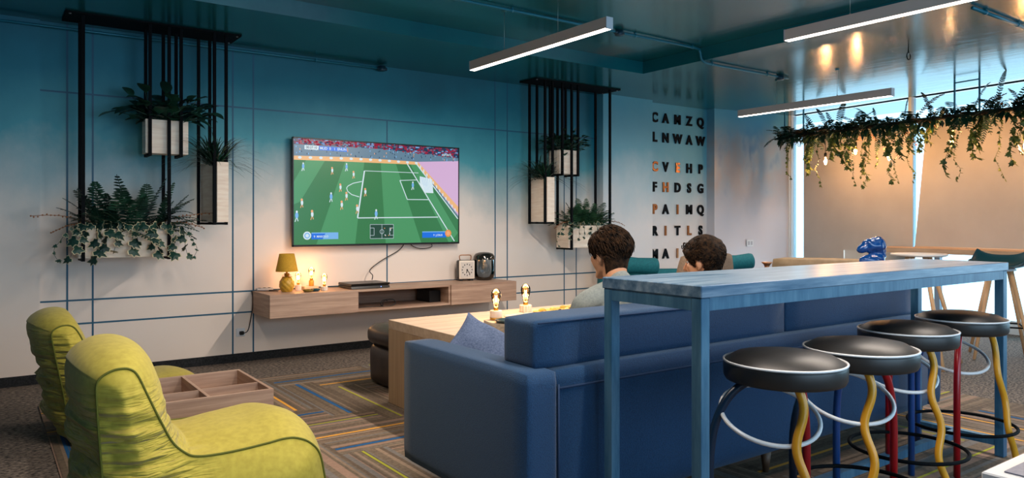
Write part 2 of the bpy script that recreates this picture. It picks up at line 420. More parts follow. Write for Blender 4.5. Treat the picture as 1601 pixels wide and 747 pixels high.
led(6.80, 3.48, 5.17, 2.35, CZ, 'lit white linear light hanging farthest back, near the greenery', 26)
led(2.0, .7, 2.3, 2.42, RZ, 'linear light hanging above the seats, outside the photo', 48)
led(.85, 1.9, 3.5, 2.42, RZ, 'added linear fill light hanging above the beanbags, outside the photo', 30)  # added lamp, out of view, to brighten the beanbags from above

# surface conduits under the ceiling
def conduit(name, pts, label, rr=.011, clips=(), boxes=()):
    t = thing(name, label, 'conduit', pts[0])
    mb = MB(); mb.tube(pts, rr, 10); mb.build('pipe', M_conduit, t)
    for c in clips:
        mb = MB(); mb.lathe([(rr+.005, -.009), (rr+.005, .009)], 10, M=Tm(*c, ry=PI/2)); mb.box(c[0]-.008, c[0]+.008, c[1]-.006, c[1]+.006, c[2], c[2]+.02); mb.build('clip', M_conduit, t)
    for c in boxes:
        mb = MB(); mb.lathe([(.034, -.022), (.036, -.016), (.036, .02)], 16, M=Tm(*c)); mb.lathe([(.016, -.05), (.016, .05)], 10, M=Tm(*c, ry=PI/2)); mb.build('junction_box', mat('junction', (10,50,66), .4), t)
    return t
y = 4.53
conduit('ceiling_conduit', spline([(1.8,y,2.79),(2.6,y,2.79),(3.6,y,2.79),(4.6,y,2.79),(5.30,y,2.79),(5.38,y,2.765),(5.395,y,2.72),(5.42,y,2.685),(5.50,y,2.67),(5.9,y,2.67),(6.3,y,2.67),(6.75,y,2.67)], 5),
        'teal conduit crossing the ceiling and bending down over the beam', clips=[(3.25,y,2.79),(4.55,y,2.79),(5.28,y,2.79),(5.55,y,2.67),(6.4,y,2.67)], boxes=[(4.36,y,2.785),(6.62,y,2.665)])
conduit('wall_conduit', [(-1.2, 6.45, 2.635), (.6, 6.45, 2.645), (3.05, 6.45, 2.655)], 'thin teal conduit along the top of the television wall', .010, clips=[(.62,6.45,2.645),(2.45,6.45,2.652)], boxes=[(3.10,6.45,2.655)])
conduit('soffit_conduit', [(5.55,2.29,2.672),(6.1,2.29,2.672),(7.6,2.29,2.672)], 'conduit on the soffit in the top right corner of the photo', .013, clips=[(5.75,2.29,2.672),(6.3,2.29,2.672)])

# ---------------------------------------------------------------- foliage shapes
def leaf(mb, base, d, up, L, Wd, mi=0, fold=.25, droop=.0, pointy=1.0, seg=3):
    d = Vector(d).normalized(); up = Vector(up); s_ = d.cross(up)
    s_ = s_.normalized() if s_.length > 1e-4 else d.orthogonal().normalized(); n = s_.cross(d).normalized(); base = Vector(base)
    vs = []; fs = []
    for i in range(seg+1):
        t = i/seg; wd = Wd*.5*math.sin(PI*min(1, (t*.92+.08)))**.7 if 0 < i < seg else (.004 if i == 0 else 0.001)
        c = base+d*L*t-Vector((0,0,1))*droop*L*t*t
        vs += [c-s_*wd+n*wd*fold, c, c+s_*wd+n*wd*fold]
    for i in range(seg):
        a = 3*i; fs += [(a, a+1, a+4, a+3), (a+1, a+2, a+5, a+4)]
    mb.add(vs, fs, mi, True)
def frond(mb, base, d, L, droop, lw, mi=0, n=16, lift=.3, rnd=random):
    d = Vector(d).normalized(); base = Vector(base); pts = []
    for i in range(n+1):
        t = i/n; pts.append(base+d*L*t+Vector((0,0,1))*(lift*L*t-droop*L*t*t))
    mb.tube(pts, .0022, 4, mi)
    for i in range(1, n):
        t = i/n; tg = (pts[i+1]-pts[i-1]).normalized(); sd = tg.cross(Vector((0,0,1)))
        sd = sd.normalized() if sd.length > .05 else tg.orthogonal().normalized()
        ll = lw*(math.sin(PI*(t*.85+.15))**.8+.15)*1.15
        for q in (-1, 1):
            leaf(mb, pts[i], sd*q+tg*.35+Vector((0,0,rnd.uniform(-.12,.08))), sd.cross(tg)*(1 if sd.cross(tg).z > 0 else -1), ll, L/n*.62, mi, .12, .12, seg=3)
IVY = [(0,.0),(.28,-.12),(.5,.12),(.33,.3),(.42,.62),(.18,.6),(0,1.0),(-.18,.6),(-.42,.62),(-.33,.3),(-.5,.12),(-.28,-.12)]
def ivyleaf(mb, p, d, up, s, mi=0, edge=None):
    d = Vector(d).normalized(); up = Vector(up).normalized(); x = d.cross(up)
    x = x.normalized() if x.length > 1e-3 else d.orthogonal().normalized(); n = x.cross(d).normalized(); p = Vector(p)
    def put(sc, off, m_):
        vs = [p+d*(.35*s)+n*(.06*s+off)] ; 
        for a, b in IVY: vs.append(p+d*(.35+(b-.35)*sc)*s+x*a*s*sc+n*(off-.12*abs(a)*s))
        mb.add(vs, [(0, 1+i, 1+(i+1) % 12) for i in range(12)], m_, False)
    if edge is not None: put(1.14, -.0012, edge); 
    put(1.0, 0.0, mi)
def vine(mb, pts, s, step, mi=0, edge=None, rnd=random, stem=.0016):
    pts = spline(pts, 5); mb.tube(pts, stem, 4, mi); acc = 0
    for i in range(1, len(pts)):
        acc += (pts[i]-pts[i-1]).length
        if acc >= step:
            acc = 0; a = rnd.uniform(0, 2*PI); dd = Vector((math.cos(a), math.sin(a), rnd.uniform(-1.1, -.2)))
            sc = s*rnd.uniform(.7, 1.15); ivyleaf(mb, pts[i], dd, Vector((math.cos(a+.5)*.3, -1, .5)), sc, mi, edge)

# ---------------------------------------------------------------- hanging planters
def boxpot(mb, P0, P1, P2, P3, z0, z1, th=.012):
    out = [Vector((*p, 0)) for p in (P0, P1, P2, P3)]; c = sum(out, Vector())/4
    inn = [p+(c-p).normalized()*th*1.5 for p in out]
    mb.prism([(p.x, p.y) for p in out], z0, z0+th)
    vs = []
    for z in (z0+th, z1):
        for p in out: vs.append((p.x, p.y, z))
        for p in inn: vs.append((p.x, p.y, z))
    fs = []
    for i in range(4):
        j = (i+1) % 4
        fs += [(i, j, 8+j, 8+i), (4+j, 4+i, 12+i, 12+j), (8+i, 8+j, 12+j, 12+i)]
    mb.add(vs, fs)
    mb.prism([(p.x, p.y) for p in inn], z1-.04, z1-.03, 1)
M_soil = mat('potting_soil', (30,24,20), .95)
def planter(label, plate, boxes, grp):
    x0, x1, y0, y1 = plate
    t = thing('hanging_planter', label, 'planter', ((x0+x1)/2, (y0+y1)/2, CZ), grp)
    mb = MB(); mb.box(x0, x1, y0, y1, CZ-.014, CZ-.0005, b=.002)
    for a, b in ((x0+.03, y0+.03), (x1-.03, y0+.03), (x1-.03, y1-.03)): mb.lathe([(.008, -.019), (.009, -.014)], 8, M=Tm(a, b, CZ), mi=1)
    mb.build('ceiling_plate', [M_black, M_steel], t)
    for (fl, fr, rr_, rl, z0, z1, pot) in boxes:
        for p in (fl, fr, rr_, rl):
            MB().box(p[0]-.011, p[0]+.011, p[1]-.011, p[1]+.011, z0-.022, CZ-.014).build('rod', M_black, t)
        for a, b in (((fl, rl), (fr, rr_), (fl, fr)) if z1-z0 > .4 else ((fl, rl), (fr, rr_))):
            mb = MB(); mb.bar((a[0], a[1], z0-.012), (b[0], b[1], z0-.011), .022, .018); mb.build('base_rail', M_black, t)
        mb = MB(); boxpot(mb, *pot, z0, z1); mb.build('planter_box', [M_whitebox, M_soil], t)
    return t
def rect(x0, x1, y0, y1): return [(x0,y0),(x1,y0),(x1,y1),(x0,y1)]
G1 = 'hanging steel planters beside the television'
planter('large black steel hanging planter with three whitewashed boxes left of the television', (.48, 1.69, 6.05, 6.36), [
    ((.592,6.09),(1.160,6.09),(1.160,6.31),(.592,6.31), .935, 1.145, rect(.565,1.19,6.107,6.293)),
    ((1.028,6.09),(1.245,6.09),(1.245,6.27),(1.028,6.27), 1.715, 1.97, rect(1.0,1.30,6.107,6.253)),
    ((1.483,6.065),(1.575,6.08),(1.515,6.345),(1.425,6.33), 1.195, 1.668, [(1.500,6.05),(1.590,6.065),(1.53,6.35),(1.442,6.335)])], G1)
planter('black steel hanging planter with three whitewashed boxes right of the television', (4.66, 5.86, 6.06, 6.36), [
    ((5.160,6.09),(5.72,6.09),(5.72,6.33),(5.160,6.33), .915, 1.155, rect(5.13,5.75,6.107,6.313)),
    ((5.03,6.09),(5.25,6.09),(5.25,6.30),(5.03,6.30), 1.71, 1.965, rect(5.005,5.275,6.107,6.283)),
    ((4.785,6.075),(4.885,6.075),(4.885,6.345),(4.785,6.345), 1.195, 1.665, rect(4.80,4.90,6.06,6.36))], G1)

def fernplant(c, wx, label, seed, n=34, L=.36, brown=4, zt=1.14):
    rnd = random.Random(seed); t = thing('potted_fern', label, 'plant', (c[0], c[1], zt-.03), 'ferns and ivies in the hanging planters')
    mb = MB()
    for i in range(n):
        a = rnd.uniform(0, 2*PI); bx = c[0]+rnd.uniform(-wx, wx)*.9; by = c[1]+rnd.uniform(-.05, .05)
        dx = math.cos(a)*.7+(bx-c[0])/wx*1.1; dy = math.sin(a)*.35-.2; e = rnd.uniform(-.1, 1.6)
        if by+dy*L > 6.45: dy = -.1
        frond(mb, (bx, by, zt-.03), (dx, dy, e*1.0), L*rnd.uniform(.6, 1.1), rnd.uniform(.2, .8), .055*rnd.uniform(.8,1.2), 0, 17, .35, rnd)
    for bx, dx, e in ((-.15, -.25, 1.6), (.1, .35, 1.3), (.2,.1,1.5)):
        frond(mb, (c[0]+bx*wx*2, c[1], zt-.03), (dx, -.15, e), L*1.0, .35, .055, 0, 18, .1, rnd)
    mb.build('fern_fronds', M_leafm if seed != 1 else M_leafd, t)
    mb = MB()
    for k in range(brown):
        s_ = -1 if k % 2 == 0 else 1; L2 = .36+.06*k
        p0 = Vector((c[0]+s_*wx*.5, c[1]-.03, zt)); pts = [p0+Vector((s_*L2*u, -.05*u, .12*u*(1.6+.5*(k > 1))-.10*u*u*(2.2-k*.3))) for u in (0,.2,.4,.6,.8,1)]
        pts = spline(pts, 4); mb.tube(pts, .0022, 4)
        for q in range(8, len(pts), 1):
            mb.ell(pts[q]+Vector((0, rnd.uniform(-.006,.006), rnd.uniform(-.009,.009))), (.006,.004,.006), 0, n=6, m=4)
    mb.build('dried_sprig', M_brownleaf, t)
    return t
def ivyplant(c, wx, label, seed, n=9, zt=1.14, yf=6.085, drop=.2, s=.055):
    rnd = random.Random(seed); t = thing('trailing_ivy', label, 'plant', (c[0], c[1], zt-.03), 'ferns and ivies in the hanging planters')
    mb = MB()
    for i in range(n):
        u = -1+2*(i+.5)/n; x = c[0]+u*wx; o = rnd.uniform(.4, 1.0)*drop
        x2 = x+u*.12+rnd.uniform(-.03, .03)
        vine(mb, [(x, c[1], zt-.02), (x+u*.03, yf+.0, zt+.035), (x2, yf-.045, zt-.03), (x2+u*.02, yf-.05, zt-o*.6), (x2+u*.05+rnd.uniform(-.02,.02), yf-.05, zt-o)], s, .055, 0, 1, rnd)
    for s_ in (-1, 1):      # long trailing ends
        vine(mb, [(c[0]+s_*wx*.8, c[1], zt-.02), (c[0]+s_*(wx+.08), yf-.03, zt+.02), (c[0]+s_*(wx+.16), yf-.05, zt-.08), (c[0]+s_*(wx+.20), yf-.05, zt-.16), (c[0]+s_*(wx+.16), yf-.05, zt-.24)], .035, .04, 0, 1, rnd)
    mb.build('ivy_leaves', [M_ivy, M_ivye], t)
    return t
fernplant((.878, 6.2), .24, 'dark fern with dried sprigs in the lowest box of the left hanging planter', 1, 64, .40, zt=1.145)
ivyplant((.878, 6.2), .27, 'cream-edged ivy trailing over the lowest box of the left hanging planter', 2, 11, 1.145, drop=.24, s=.078)
fernplant((5.44, 6.21), .24, 'green fern in the lowest box of the right hanging planter', 3, 62, .34, 2, zt=1.155)
ivyplant((5.36, 6.21), .25, 'small ivy trailing from the left end of the lowest box right of the television', 4, 8, 1.155, drop=.16, s=.045)
def broad(c, wx, wy, zt, label, seed, n=44, L=.12, mt=None):
    rnd = random.Random(seed); t = thing('leafy_potted_plant', label, 'plant', (c[0], c[1], zt-.03), 'broad-leaved plants in the top boxes')
    mb = MB()
    for i in range(n):
        a = rnd.uniform(0, 2*PI); u = rnd.random()**.5; e = (1-u)*1.6+rnd.uniform(.1, .8)
        b = Vector((c[0]+rnd.uniform(-wx, wx)*.6, c[1]+rnd.uniform(-wy, wy)*.5, zt-.03))
        d = Vector((math.cos(a)*(.8+wx), math.sin(a)*.55, e*.55)).normalized(); st = rnd.uniform(.05, .24)*(1+1.2*wx)
        tip = b+d*st
        if tip.y > 6.40: continue
        mb.tube([b, b+d*st*.5+Vector((0,0,.012)), tip], .0025, 5, 0)
        leaf(mb, tip, d+Vector((0,0,rnd.uniform(-.5,.3))), Vector((0,-.3,1)), L*rnd.uniform(.7,1.1), L*.74, 0, .25, .3, seg=5)
    return mb.build('leaves', mt or M_leafd, t)
broad((1.15, 6.18), .17, .07, 1.97, 'dark broad-leaved plant in the highest box of the left hanging planter', 5, 110, .14)
broad((5.14, 6.2), .12, .08, 1.965, 'dark small-leaved bush in the highest box of the right hanging planter', 6, 170, .085)
def grass(c, zt, label, seed, n=120, L=.47):
    rnd = random.Random(seed); t = thing('spiky_grass_plant', label, 'plant', (c[0], c[1], zt-.03), 'spiky grasses in the tall boxes')
    mb = MB()
    for i in range(n):
        a = rnd.uniform(0, 2*PI); e = rnd.uniform(.15, 1.8); l = L*rnd.uniform(.6, 1.15)
        d = Vector((math.cos(a), math.sin(a)*.7, e)).normalized(); b = Vector((c[0]+rnd.uniform(-.03,.03), c[1]+rnd.uniform(-.09,.09), zt-.03))
        s_ = d.cross(Vector((0,0,1))).normalized(); vs = []; fs = []; N = 6; ok = True
        for k in range(N+1):
            u = k/N; p = b+d*l*u-Vector((0,0,1))*l*.42*u**2.4; wd = .008*(1-u)+.0006
            if p.y > 6.47: p.y = 6.47
            vs += [p-s_*wd, p+s_*wd]
        for k in range(N): q = 2*k; fs.append((q, q+1, q+3, q+2))
        mb.add(vs, fs, 0, True)
    mb.build('blades', M_leafd, t)
grass((1.515, 6.2), 1.668, 'spiky grass plant in the tall narrow box nearest the television, left side', 8, 230)
grass((4.85, 6.21), 1.665, 'spiky grass plant in the tall narrow box just right of the television', 9, 230)

# ---------------------------------------------------------------- television
tv = thing('television', 'large flat television showing a football match on the wall', 'television', (3.09, W, 1.0))
X0, X1, Z0, Z1, YF = 2.229, 3.950, .975, 1.948, W-.08
mb = MB(); mb.box(X0, X1, YF+.004, YF+.03, Z0, Z1, b=.003); mb.build('casing', M_blackp, tv)
mb = MB(); mb.box(2.55, 3.63, YF+.03, W-.006, 1.12, 1.66, b=.01); mb.build('wall_mount', M_black, tv)
mb = MB(); bz = .011
for a in ((X0, X1, Z0, Z0+bz+.006), (X0, X1, Z1-bz, Z1), (X0, X0+bz, Z0, Z1), (X1-bz, X1, Z0, Z1)): mb.box(a[0], a[1], YF-.002, YF+.006, a[2], a[3], b=.001)
mb.build('bezel', M_blackp, tv)
def scr(name, rgb, es=.95): 
    m = mat('screen_'+name, rgb, .25, emit=rgb, es=es); m.node_tree.nodes['Principled BSDF'].inputs['Base Color'].default_value = (.004,.004,.004,1)
    return m
SM = [scr('grass', (52,122,72)), scr('grass_light', (74,150,98)), scr('stand', (96,128,150)), scr('ads', (250,192,130), .85), scr('white', (220,238,246), .9), scr('pink', (214,176,214)),
      scr('crowd_red', (150,30,60)), scr('navy', (20,50,84)), scr('blue', (16,112,226)), scr('lightblue', (120,180,236)), scr('skin', (240,170,120)), scr('dark', (30,70,54)), scr('cream', (222,238,242)), scr('orange', (236,146,70))]
UX, UZ = 2.235, .983
clip = None
def spoly(mb, pts, mi, lay):
    # clip the polygon to the screen rectangle
    x0, x1, z0, z1 = .006, 1.704, .009, .953
    for ax, lim, sg in ((0, x0, 1), (0, x1, -1), (1, z0, 1), (1, z1, -1)):
        out = []
        for i in range(len(pts)):
            a = pts[i-1]; b = pts[i]; ia = (a[ax]-lim)*sg >= 0; ib = (b[ax]-lim)*sg >= 0
            if ia != ib:
                t = (lim-a[ax])/(b[ax]-a[ax]); out.append((a[0]+(b[0]-a[0])*t, a[1]+(b[1]-a[1])*t))
            if ib: out.append(b)
        pts = out
        if len(pts) < 3: return
    mb.add([(UX+a, YF+.003-.0003*lay, UZ+b) for a, b in pts], [list(range(len(pts)))], mi)
def sline(mb, a, b, wd, mi, lay):
    d = Vector((b[0]-a[0], b[1]-a[1])); n = Vector((-d.y, d.x)).normalized()*wd/2
    spoly(mb, [(a[0]+n.x, a[1]+n.y), (b[0]+n.x, b[1]+n.y), (b[0]-n.x, b[1]-n.y), (a[0]-n.x, a[1]-n.y)], mi, lay)
def sell(mb, c, rx, rz, mi, lay, n=12): spoly(mb, [(c[0]+rx*math.cos(2*PI*k/n), c[1]+rz*math.sin(2*PI*k/n)) for k in range(n)], mi, lay)
mb = MB()
spoly(mb, [(0,0),(1.71,0),(1.71,.96),(0,.96)], 0, 0)
def stripe(a, b, c, d): spoly(mb, [a, b, c, d], 1, 1)
stripe((.126,.78),(.301,.78),(.063,.392),(-.15,.30)); stripe((.49,.78),(.677,.78),(.583,-.01),(.205,-.01)); stripe((.843,.79),(.996,.79),(1.285,-.01),(.897,-.01)); stripe((1.15,.79),(1.23,.79),(1.70,.1),(1.60,-.01))
spoly(mb, [(0,.762),(.532,.771),(.915,.773),(1.228,.776),(1.71,.25),(1.71,.96),(0,.96)], 2, 2)
spoly(mb, [(1.228,.80),(1.71,.83),(1.71,.25),(1.70,.28)], 5, 3)
spoly(mb, [(0,.798),(.532,.811),(.915,.806),(1.24,.80),(1.71,.36),(1.71,.295),(1.228,.772),(.915,.77),(.532,.768),(0,.762)], 3, 4)
spoly(mb, [(0,.90),(.879,.905),(1.71,.86),(1.71,.96),(0,.96)], 7, 3)
rnd = random.Random(5)
for k in range(520):
    x = rnd.uniform(0, 1.7); zt = .90+(.005 if x < .88 else -.04*(x-.88)/.8); z = rnd.uniform(zt, .955); 
    m_ = rnd.choice([6,6,6,6,2,7,9]); a = rnd.uniform(.005,.017); spoly(mb, [(x-a,z-.006),(x+a,z-.006),(x+a,z+.006),(x-a,z+.006)], m_, 5)
for k in range(90):
    x = rnd.uniform(0, 1.68); z = rnd.uniform(.815, .89); sell(mb, (x, z), .004, .009, rnd.choice([7,7,10,9]), 5, 6)
for k in range(13): sell(mb, (.06+.097*k, .785+.012*math.sin(k/13*PI)), .017, .012, 4, 5, 10)
for k in range(12): sell(mb, (1.27+.036*k, .752-.038*k), .007, .017, 4, 5, 8)
L_ = [((.677,.69),(.608,.249),.013),((.677,.69),(1.247,.692),.005),((.608,.249),(1.469,.26),.009),((1.125,.774),(1.658,.017),.010),((1.228,.776),(1.699,.243),.010),
      ((1.237,.623),(1.045,.612),.006),((1.045,.612),(1.125,.43),.008),((1.125,.43),(1.358,.432),.007)]
for a, b, wd in L_: sline(mb, a, b, wd, 4, 6)
arc = [(.651,.59),(.566,.571),(.515,.545),(.499,.525),(.510,.495),(.55,.465),(.625,.445)]
for a, b in zip(arc, arc[1:]): sline(mb, a, b, .007, 4, 6)
spoly(mb, [(1.262,.66),(1.40,.634),(1.414,.498),(1.319,.499),(1.262,.58)], 12, 7); spoly(mb, [(1.262,.66),(1.35,.645),(1.35,.56),(1.262,.585)], 4, 8)
for k in range(6): sline(mb, (1.28+.022*k, .655-.004*k), (1.325+.015*k, .505), .002, 9, 9)
for p in [(.44,.531),(.453,.371),(.605,.337),(.079,.384),(.173,.281),(.361,.682),(.569,.654),(.686,.495),(.499,.454)]:
    sc = .7+.6*(1-p[1]); sell(mb, p, .011*sc, .022*sc, 4, 8); sell(mb, (p[0]-.002, p[1]+.024*sc), .010*sc, .011*sc, 10, 9); sline(mb, (p[0]-.005, p[1]-.02*sc), (p[0]-.012*sc, p[1]-.045*sc), .006, 10, 8); sline(mb, (p[0]+.004, p[1]-.02*sc), (p[0]+.009*sc, p[1]-.04*sc), .006, 10, 8)
for p in [(.09,.709),(.499,.722),(.35,.443),(.032,.27),(.796,.29),(1.185,.571)]:
    sc = .7+.6*(1-p[1]); sell(mb, p, .013*sc, .026*sc, 9, 8); sell(mb, (p[0], p[1]+.028*sc), .008*sc, .010*sc, 4, 9); sline(mb, (p[0]-.004, p[1]-.02*sc), (p[0]-.014*sc, p[1]-.05*sc), .007, 4, 8); sline(mb, (p[0]+.004, p[1]-.02*sc), (p[0]+.010*sc, p[1]-.045*sc), .007, 4, 8)
spoly(mb, [(.102,.896),(.235,.896),(.229,.86),(.102,.86)], 4, 8); spoly(mb, [(.235,.896),(.50,.893),(.507,.858),(.24,.86)], 8, 8); spoly(mb, [(.503,.893),(.511,.893),(.515,.858),(.507,.858)], 13, 9)
spoly(mb, [(.165,.117),(.419,.117),(.419,.056),(.165,.056)], 8, 8); spoly(mb, [(.30,.117),(.419,.117),(.419,.056),(.27,.056)], 9, 9); spoly(mb, [(.165,.117),(.419,.117),(.419,.108),(.165,.108)], 9, 10)
sell(mb, (.126,.09), .037, .037, 4, 10, 24); sell(mb, (.126,.09), .026, .026, 9, 11, 24); sell(mb, (.126,.09), .016, .016, 4, 12, 16)
spoly(mb, [(1.289,.118),(1.56,.118),(1.56,.056),(1.289,.056)], 8, 8); spoly(mb, [(1.289,.118),(1.56,.118),(1.56,.109),(1.289,.109)], 9, 9); sell(mb, (1.584,.098), .036, .036, 13, 10, 24); sell(mb, (1.584,.098), .022, .022, 10, 11, 20)
spoly(mb, [(.733,.19),(.978,.19),(.978,.053),(.733,.053)], 11, 8)
for a, b in (((.735,.188),(.976,.188)),((.735,.055),(.976,.055)),((.735,.055),(.735,.188)),((.976,.055),(.976,.188)),((.855,.055),(.855,.188)),((.735,.155),(.775,.155)),((.735,.085),(.775,.085)),((.775,.085),(.775,.155)),((.976,.155),(.936,.155)),((.976,.085),(.936,.085)),((.936,.085),(.936,.155))): sline(mb, a, b, .003, 4, 9)
c0 = [(.855+.02*math.cos(2*PI*k/16), .12+.02*math.sin(2*PI*k/16)) for k in range(17)]
for a, b in zip(c0, c0[1:]): sline(mb, a, b, .003, 4, 9)
for k in range(9): sell(mb, (rnd.uniform(.87,.96), rnd.uniform(.07,.18)), .005, .005, 10 if k % 2 else 4, 10, 8)
for txt, size, x, z, m_ in (('00:27:10', .030, .166, .878, 7), ('MUD  0   1  ENUN', .032, .370, .876, 4), ('9  HAALAND', .026, .255, .080, 4), ('9  JESUS', .026, 1.465, .080, 4), ('TV SPORT', .026, 1.568, .882, 4)):
    if txt.startswith('9  H'): txt = '9  MAKOLO'
    if txt == '9  JESUS': txt = '9  J.CRUS'
    if txt == 'TV SPORT': txt = 'ESPORTS'
    vs, fs = text_verts(txt, size, 0, .0006)
    mb.add([(UX+x+v.x, YF+.003-.0042, UZ+z+v.y) for v in vs], fs, m_)
mb.build('screen', SM, tv)
mb = MB(); mb.tube(spline([(3.62,W-.03,1.02),(3.66,W-.03,.95),(3.55,W-.02,.93),(3.44,W-.03,.96),(3.40,W-.03,1.02)], 5), .004, 6); mb.build('dangling_cable', M_blackp, tv)
cb = MB(); cb.tube(spline([(3.36,W-.02,.99),(3.30,W-.02,.92),(3.10,W-.03,.82),(2.98,W-.05,.74),(2.95,6.33,.70),(2.93,6.30,.662)], 6), .0045, 6)
tag(cb.build('power_cable', M_blackp), 'black cable running from the television down to the game console', 'cable')

# ---------------------------------------------------------------- floating cabinet
cab = thing('floating_cabinet', 'long wall-mounted grey oak media cabinet under the television', 'cabinet', (3.15, 6.3, .41))
x0, x1, yf, z0, z1 = 1.90, 4.372, 6.035, .409, .600; th = .018
MB().box(x0, x1, yf+.0, W-.0, z1-th, z1, b=.001).build('top_panel', M_oak, cab)
MB().box(x0, x1, yf+.0, W-.0, z0, z0+th, b=.001).build('bottom_panel', M_oak, cab)
MB().box(x0, x1, W-.012, W-.001, z0+th, z1-th).build('back_panel', M_oak, cab)
for a in (x0, 2.661, 3.594, x1-th): MB().box(a, a+th, yf+.002, W-.012, z0+th, z1-th).build('side_panel', M_oak, cab)
for a, b in ((x0, 2.661), (3.612, x1)):
    MB().box(a, b, yf-.018, yf-.001, z0, z1-.001, b=.001).build('drawer_front', M_oak, cab)
mb = MB(); mb.box(3.47, 3.59, yf+.15, yf+.4, z0+th+.002, z0+.13); tag(mb.build('dark_shelf_box', M_blackp), 'plain dark box at the right end of the open cabinet shelf', 'device')  # plain dark block filling the right end of the open shelf
zc = z1
# pineapple lamp
lp = thing('pineapple_table_lamp', 'mustard pineapple table lamp with mustard shade on the cabinet', 'lamp', (2.115, 6.24, zc))
mb = MB(); N = 48; prof = []
for i in range(25):
    u = i/24; r = .020+.045*math.sin(PI*min(1, u*.93+.05))**.55; prof.append((r, .125*u))
vs = []; fs = []
for i in range(0, 49):
    u = i/48; r0 = .022+.040*math.sin(PI*(u*.9+.07))**.6; z = .128*u
    for k in range(64):
        a = 2*PI*k/64; r = r0*(1+.055*(abs(math.sin(4*a+u*9))+abs(math.sin(4*a-u*9))-1.2)); vs.append((r*math.cos(a), r*math.sin(a), z))
for i in range(48):
    for k in range(64): k2 = (k+1) % 64; fs.append((i*64+k, i*64+k2, (i+1)*64+k2, (i+1)*64+k))
M_must = mat('mustard_ceramic', (196,152,48), .4)
mb.add(vs, fs, 0, True, Tm(2.115, 6.24, zc)); mb.lathe([(.035,0),(.036,.004),(.03,.006)], 24, M=Tm(2.115,6.24,zc)); mb.build('pineapple_base', M_must, lp)
mb = MB()
for ring, (n, zz, l, e) in enumerate(((9,.124,.045,.5),(8,.130,.05,1.0),(6,.135,.055,2.2))):
    for k in range(n):
        a = 2*PI*k/n+ring*.3; leaf(mb, (2.115+.012*math.cos(a), 6.24+.012*math.sin(a), zc+zz), (math.cos(a), math.sin(a), e), (0,0,1), l, .022, 0, .3, .5, seg=3)
mb.lathe([(.012,.12),(.008,.19)], 10, M=Tm(2.115,6.24,zc)); mb.build('pineapple_crown', M_must, lp)
M_shade = noisy('mustard_shade', (190,142,36), (204,156,48), 90, .85)
mb = MB(); mb.lathe([(.093,.175),(.062,.325),(.060,.325),(.091,.175)], 48, M=Tm(2.115,6.24,zc)); mb.f = mb.f[:-2]; mb.mi = mb.mi[:-2]; mb.sm = mb.sm[:-2]; mb.build('lamp_shade', M_shade, lp)
# edison bulbs on bases
def edison(x, y, z, base, label, grp, hb=.045, rb=.024, sc=1.0, power=1.0):
    t = thing('filament_bulb_lamp', label, 'lamp', (x, y, z), grp)
    mb = MB()
    if base == 'ribbed':
        n = 48; vs = []; fs = []
        for zz, rr in ((0,.9),(.003,1),(hb-.004,1),(hb,.92)):
            for k in range(n): a = 2*PI*k/n; r = rb*rr*(1+(.05 if k % 4 < 2 else -.03)); vs.append((r*math.cos(a), r*math.sin(a), zz))
        for i in range(3):
            for k in range(n): fs.append((i*n+k, i*n+(k+1) % n, (i+1)*n+(k+1) % n, (i+1)*n+k))
        fs.append([3*n+k for k in range(n)]); fs.append(list(range(n))[::-1]); mb.add(vs, fs, 0, False, Tm(x,y,z)); mb.build('lamp_base', M_cream, t)
    else:
        mb.lathe([(rb*.94,0),(rb,.002),(rb,hb-.003),(rb*.95,hb)], 32, M=Tm(x,y,z)); 
        if base == 'gold': mb.lathe([(rb*1.015,.001),(rb*1.02,hb*.28)], 32, 1, M=Tm(x,y,z))
        mb.build('lamp_base', [M_cream, M_gold] if base != 'yellow' else [M_gold], t)
    mb = MB(); mb.lathe([(.0135*sc,0),(.0135*sc,.016),(.011*sc,.020)], 20, M=Tm(x,y,z+hb)); mb.build('socket', M_brass, t)
    P = [(.011,.0),(.013,.008),(.019,.03),(.025,.052),(.0275,.068),(.025,.084),(.016,.096),(.006,.101),(.001,.103)]
    mb = MB(); mb.lathe([(r*sc, q*sc) for r, q in P], 24, M=Tm(x,y,z+hb+.018)); mb.build('glass_bulb', M_amber, t)
    mb = MB(); c = Vector((x, y, z+hb+.018))
    for k in range(4):
        a = PI/2*k+.3; mb.tube([c+Vector((.006*math.cos(a), .006*math.sin(a), .028*sc)), c+Vector((.009*math.cos(a), .009*math.sin(a), .068*sc))], 0.0014, 6)
    mb.ell(c+Vector((0,0,.048*sc)), (.0075,.0075,.017), n=10, m=8)
    mb.build('filament', M_fil, t)
    l = bpy.data.lights.new('bulb_light', 'POINT'); l.energy = power; l.color = (1, .62, .30); l.shadow_soft_size = .03
    o = bpy.data.objects.new('bulb_light', l); COL.objects.link(o); o.parent = t; o.location = (0, 0, hb+.07)
    return t
GB = 'small filament bulb lamps on the media cabinet'
edison(2.235, 6.30, zc, 'ribbed', 'filament bulb on a ribbed cream base, closest to the mustard lamp', GB, .05, .026, .92, 1.1)
edison(2.385, 6.385, zc+.026, 'yellow', 'filament bulb on a mustard base, tallest of three on the cabinet', GB, .05, .022, 1.0, 1.1)
edison(2.42, 6.17, zc, 'ribbed', 'filament bulb on a ribbed cream base at the front cabinet edge', GB, .036, .028, .95, 1.1)
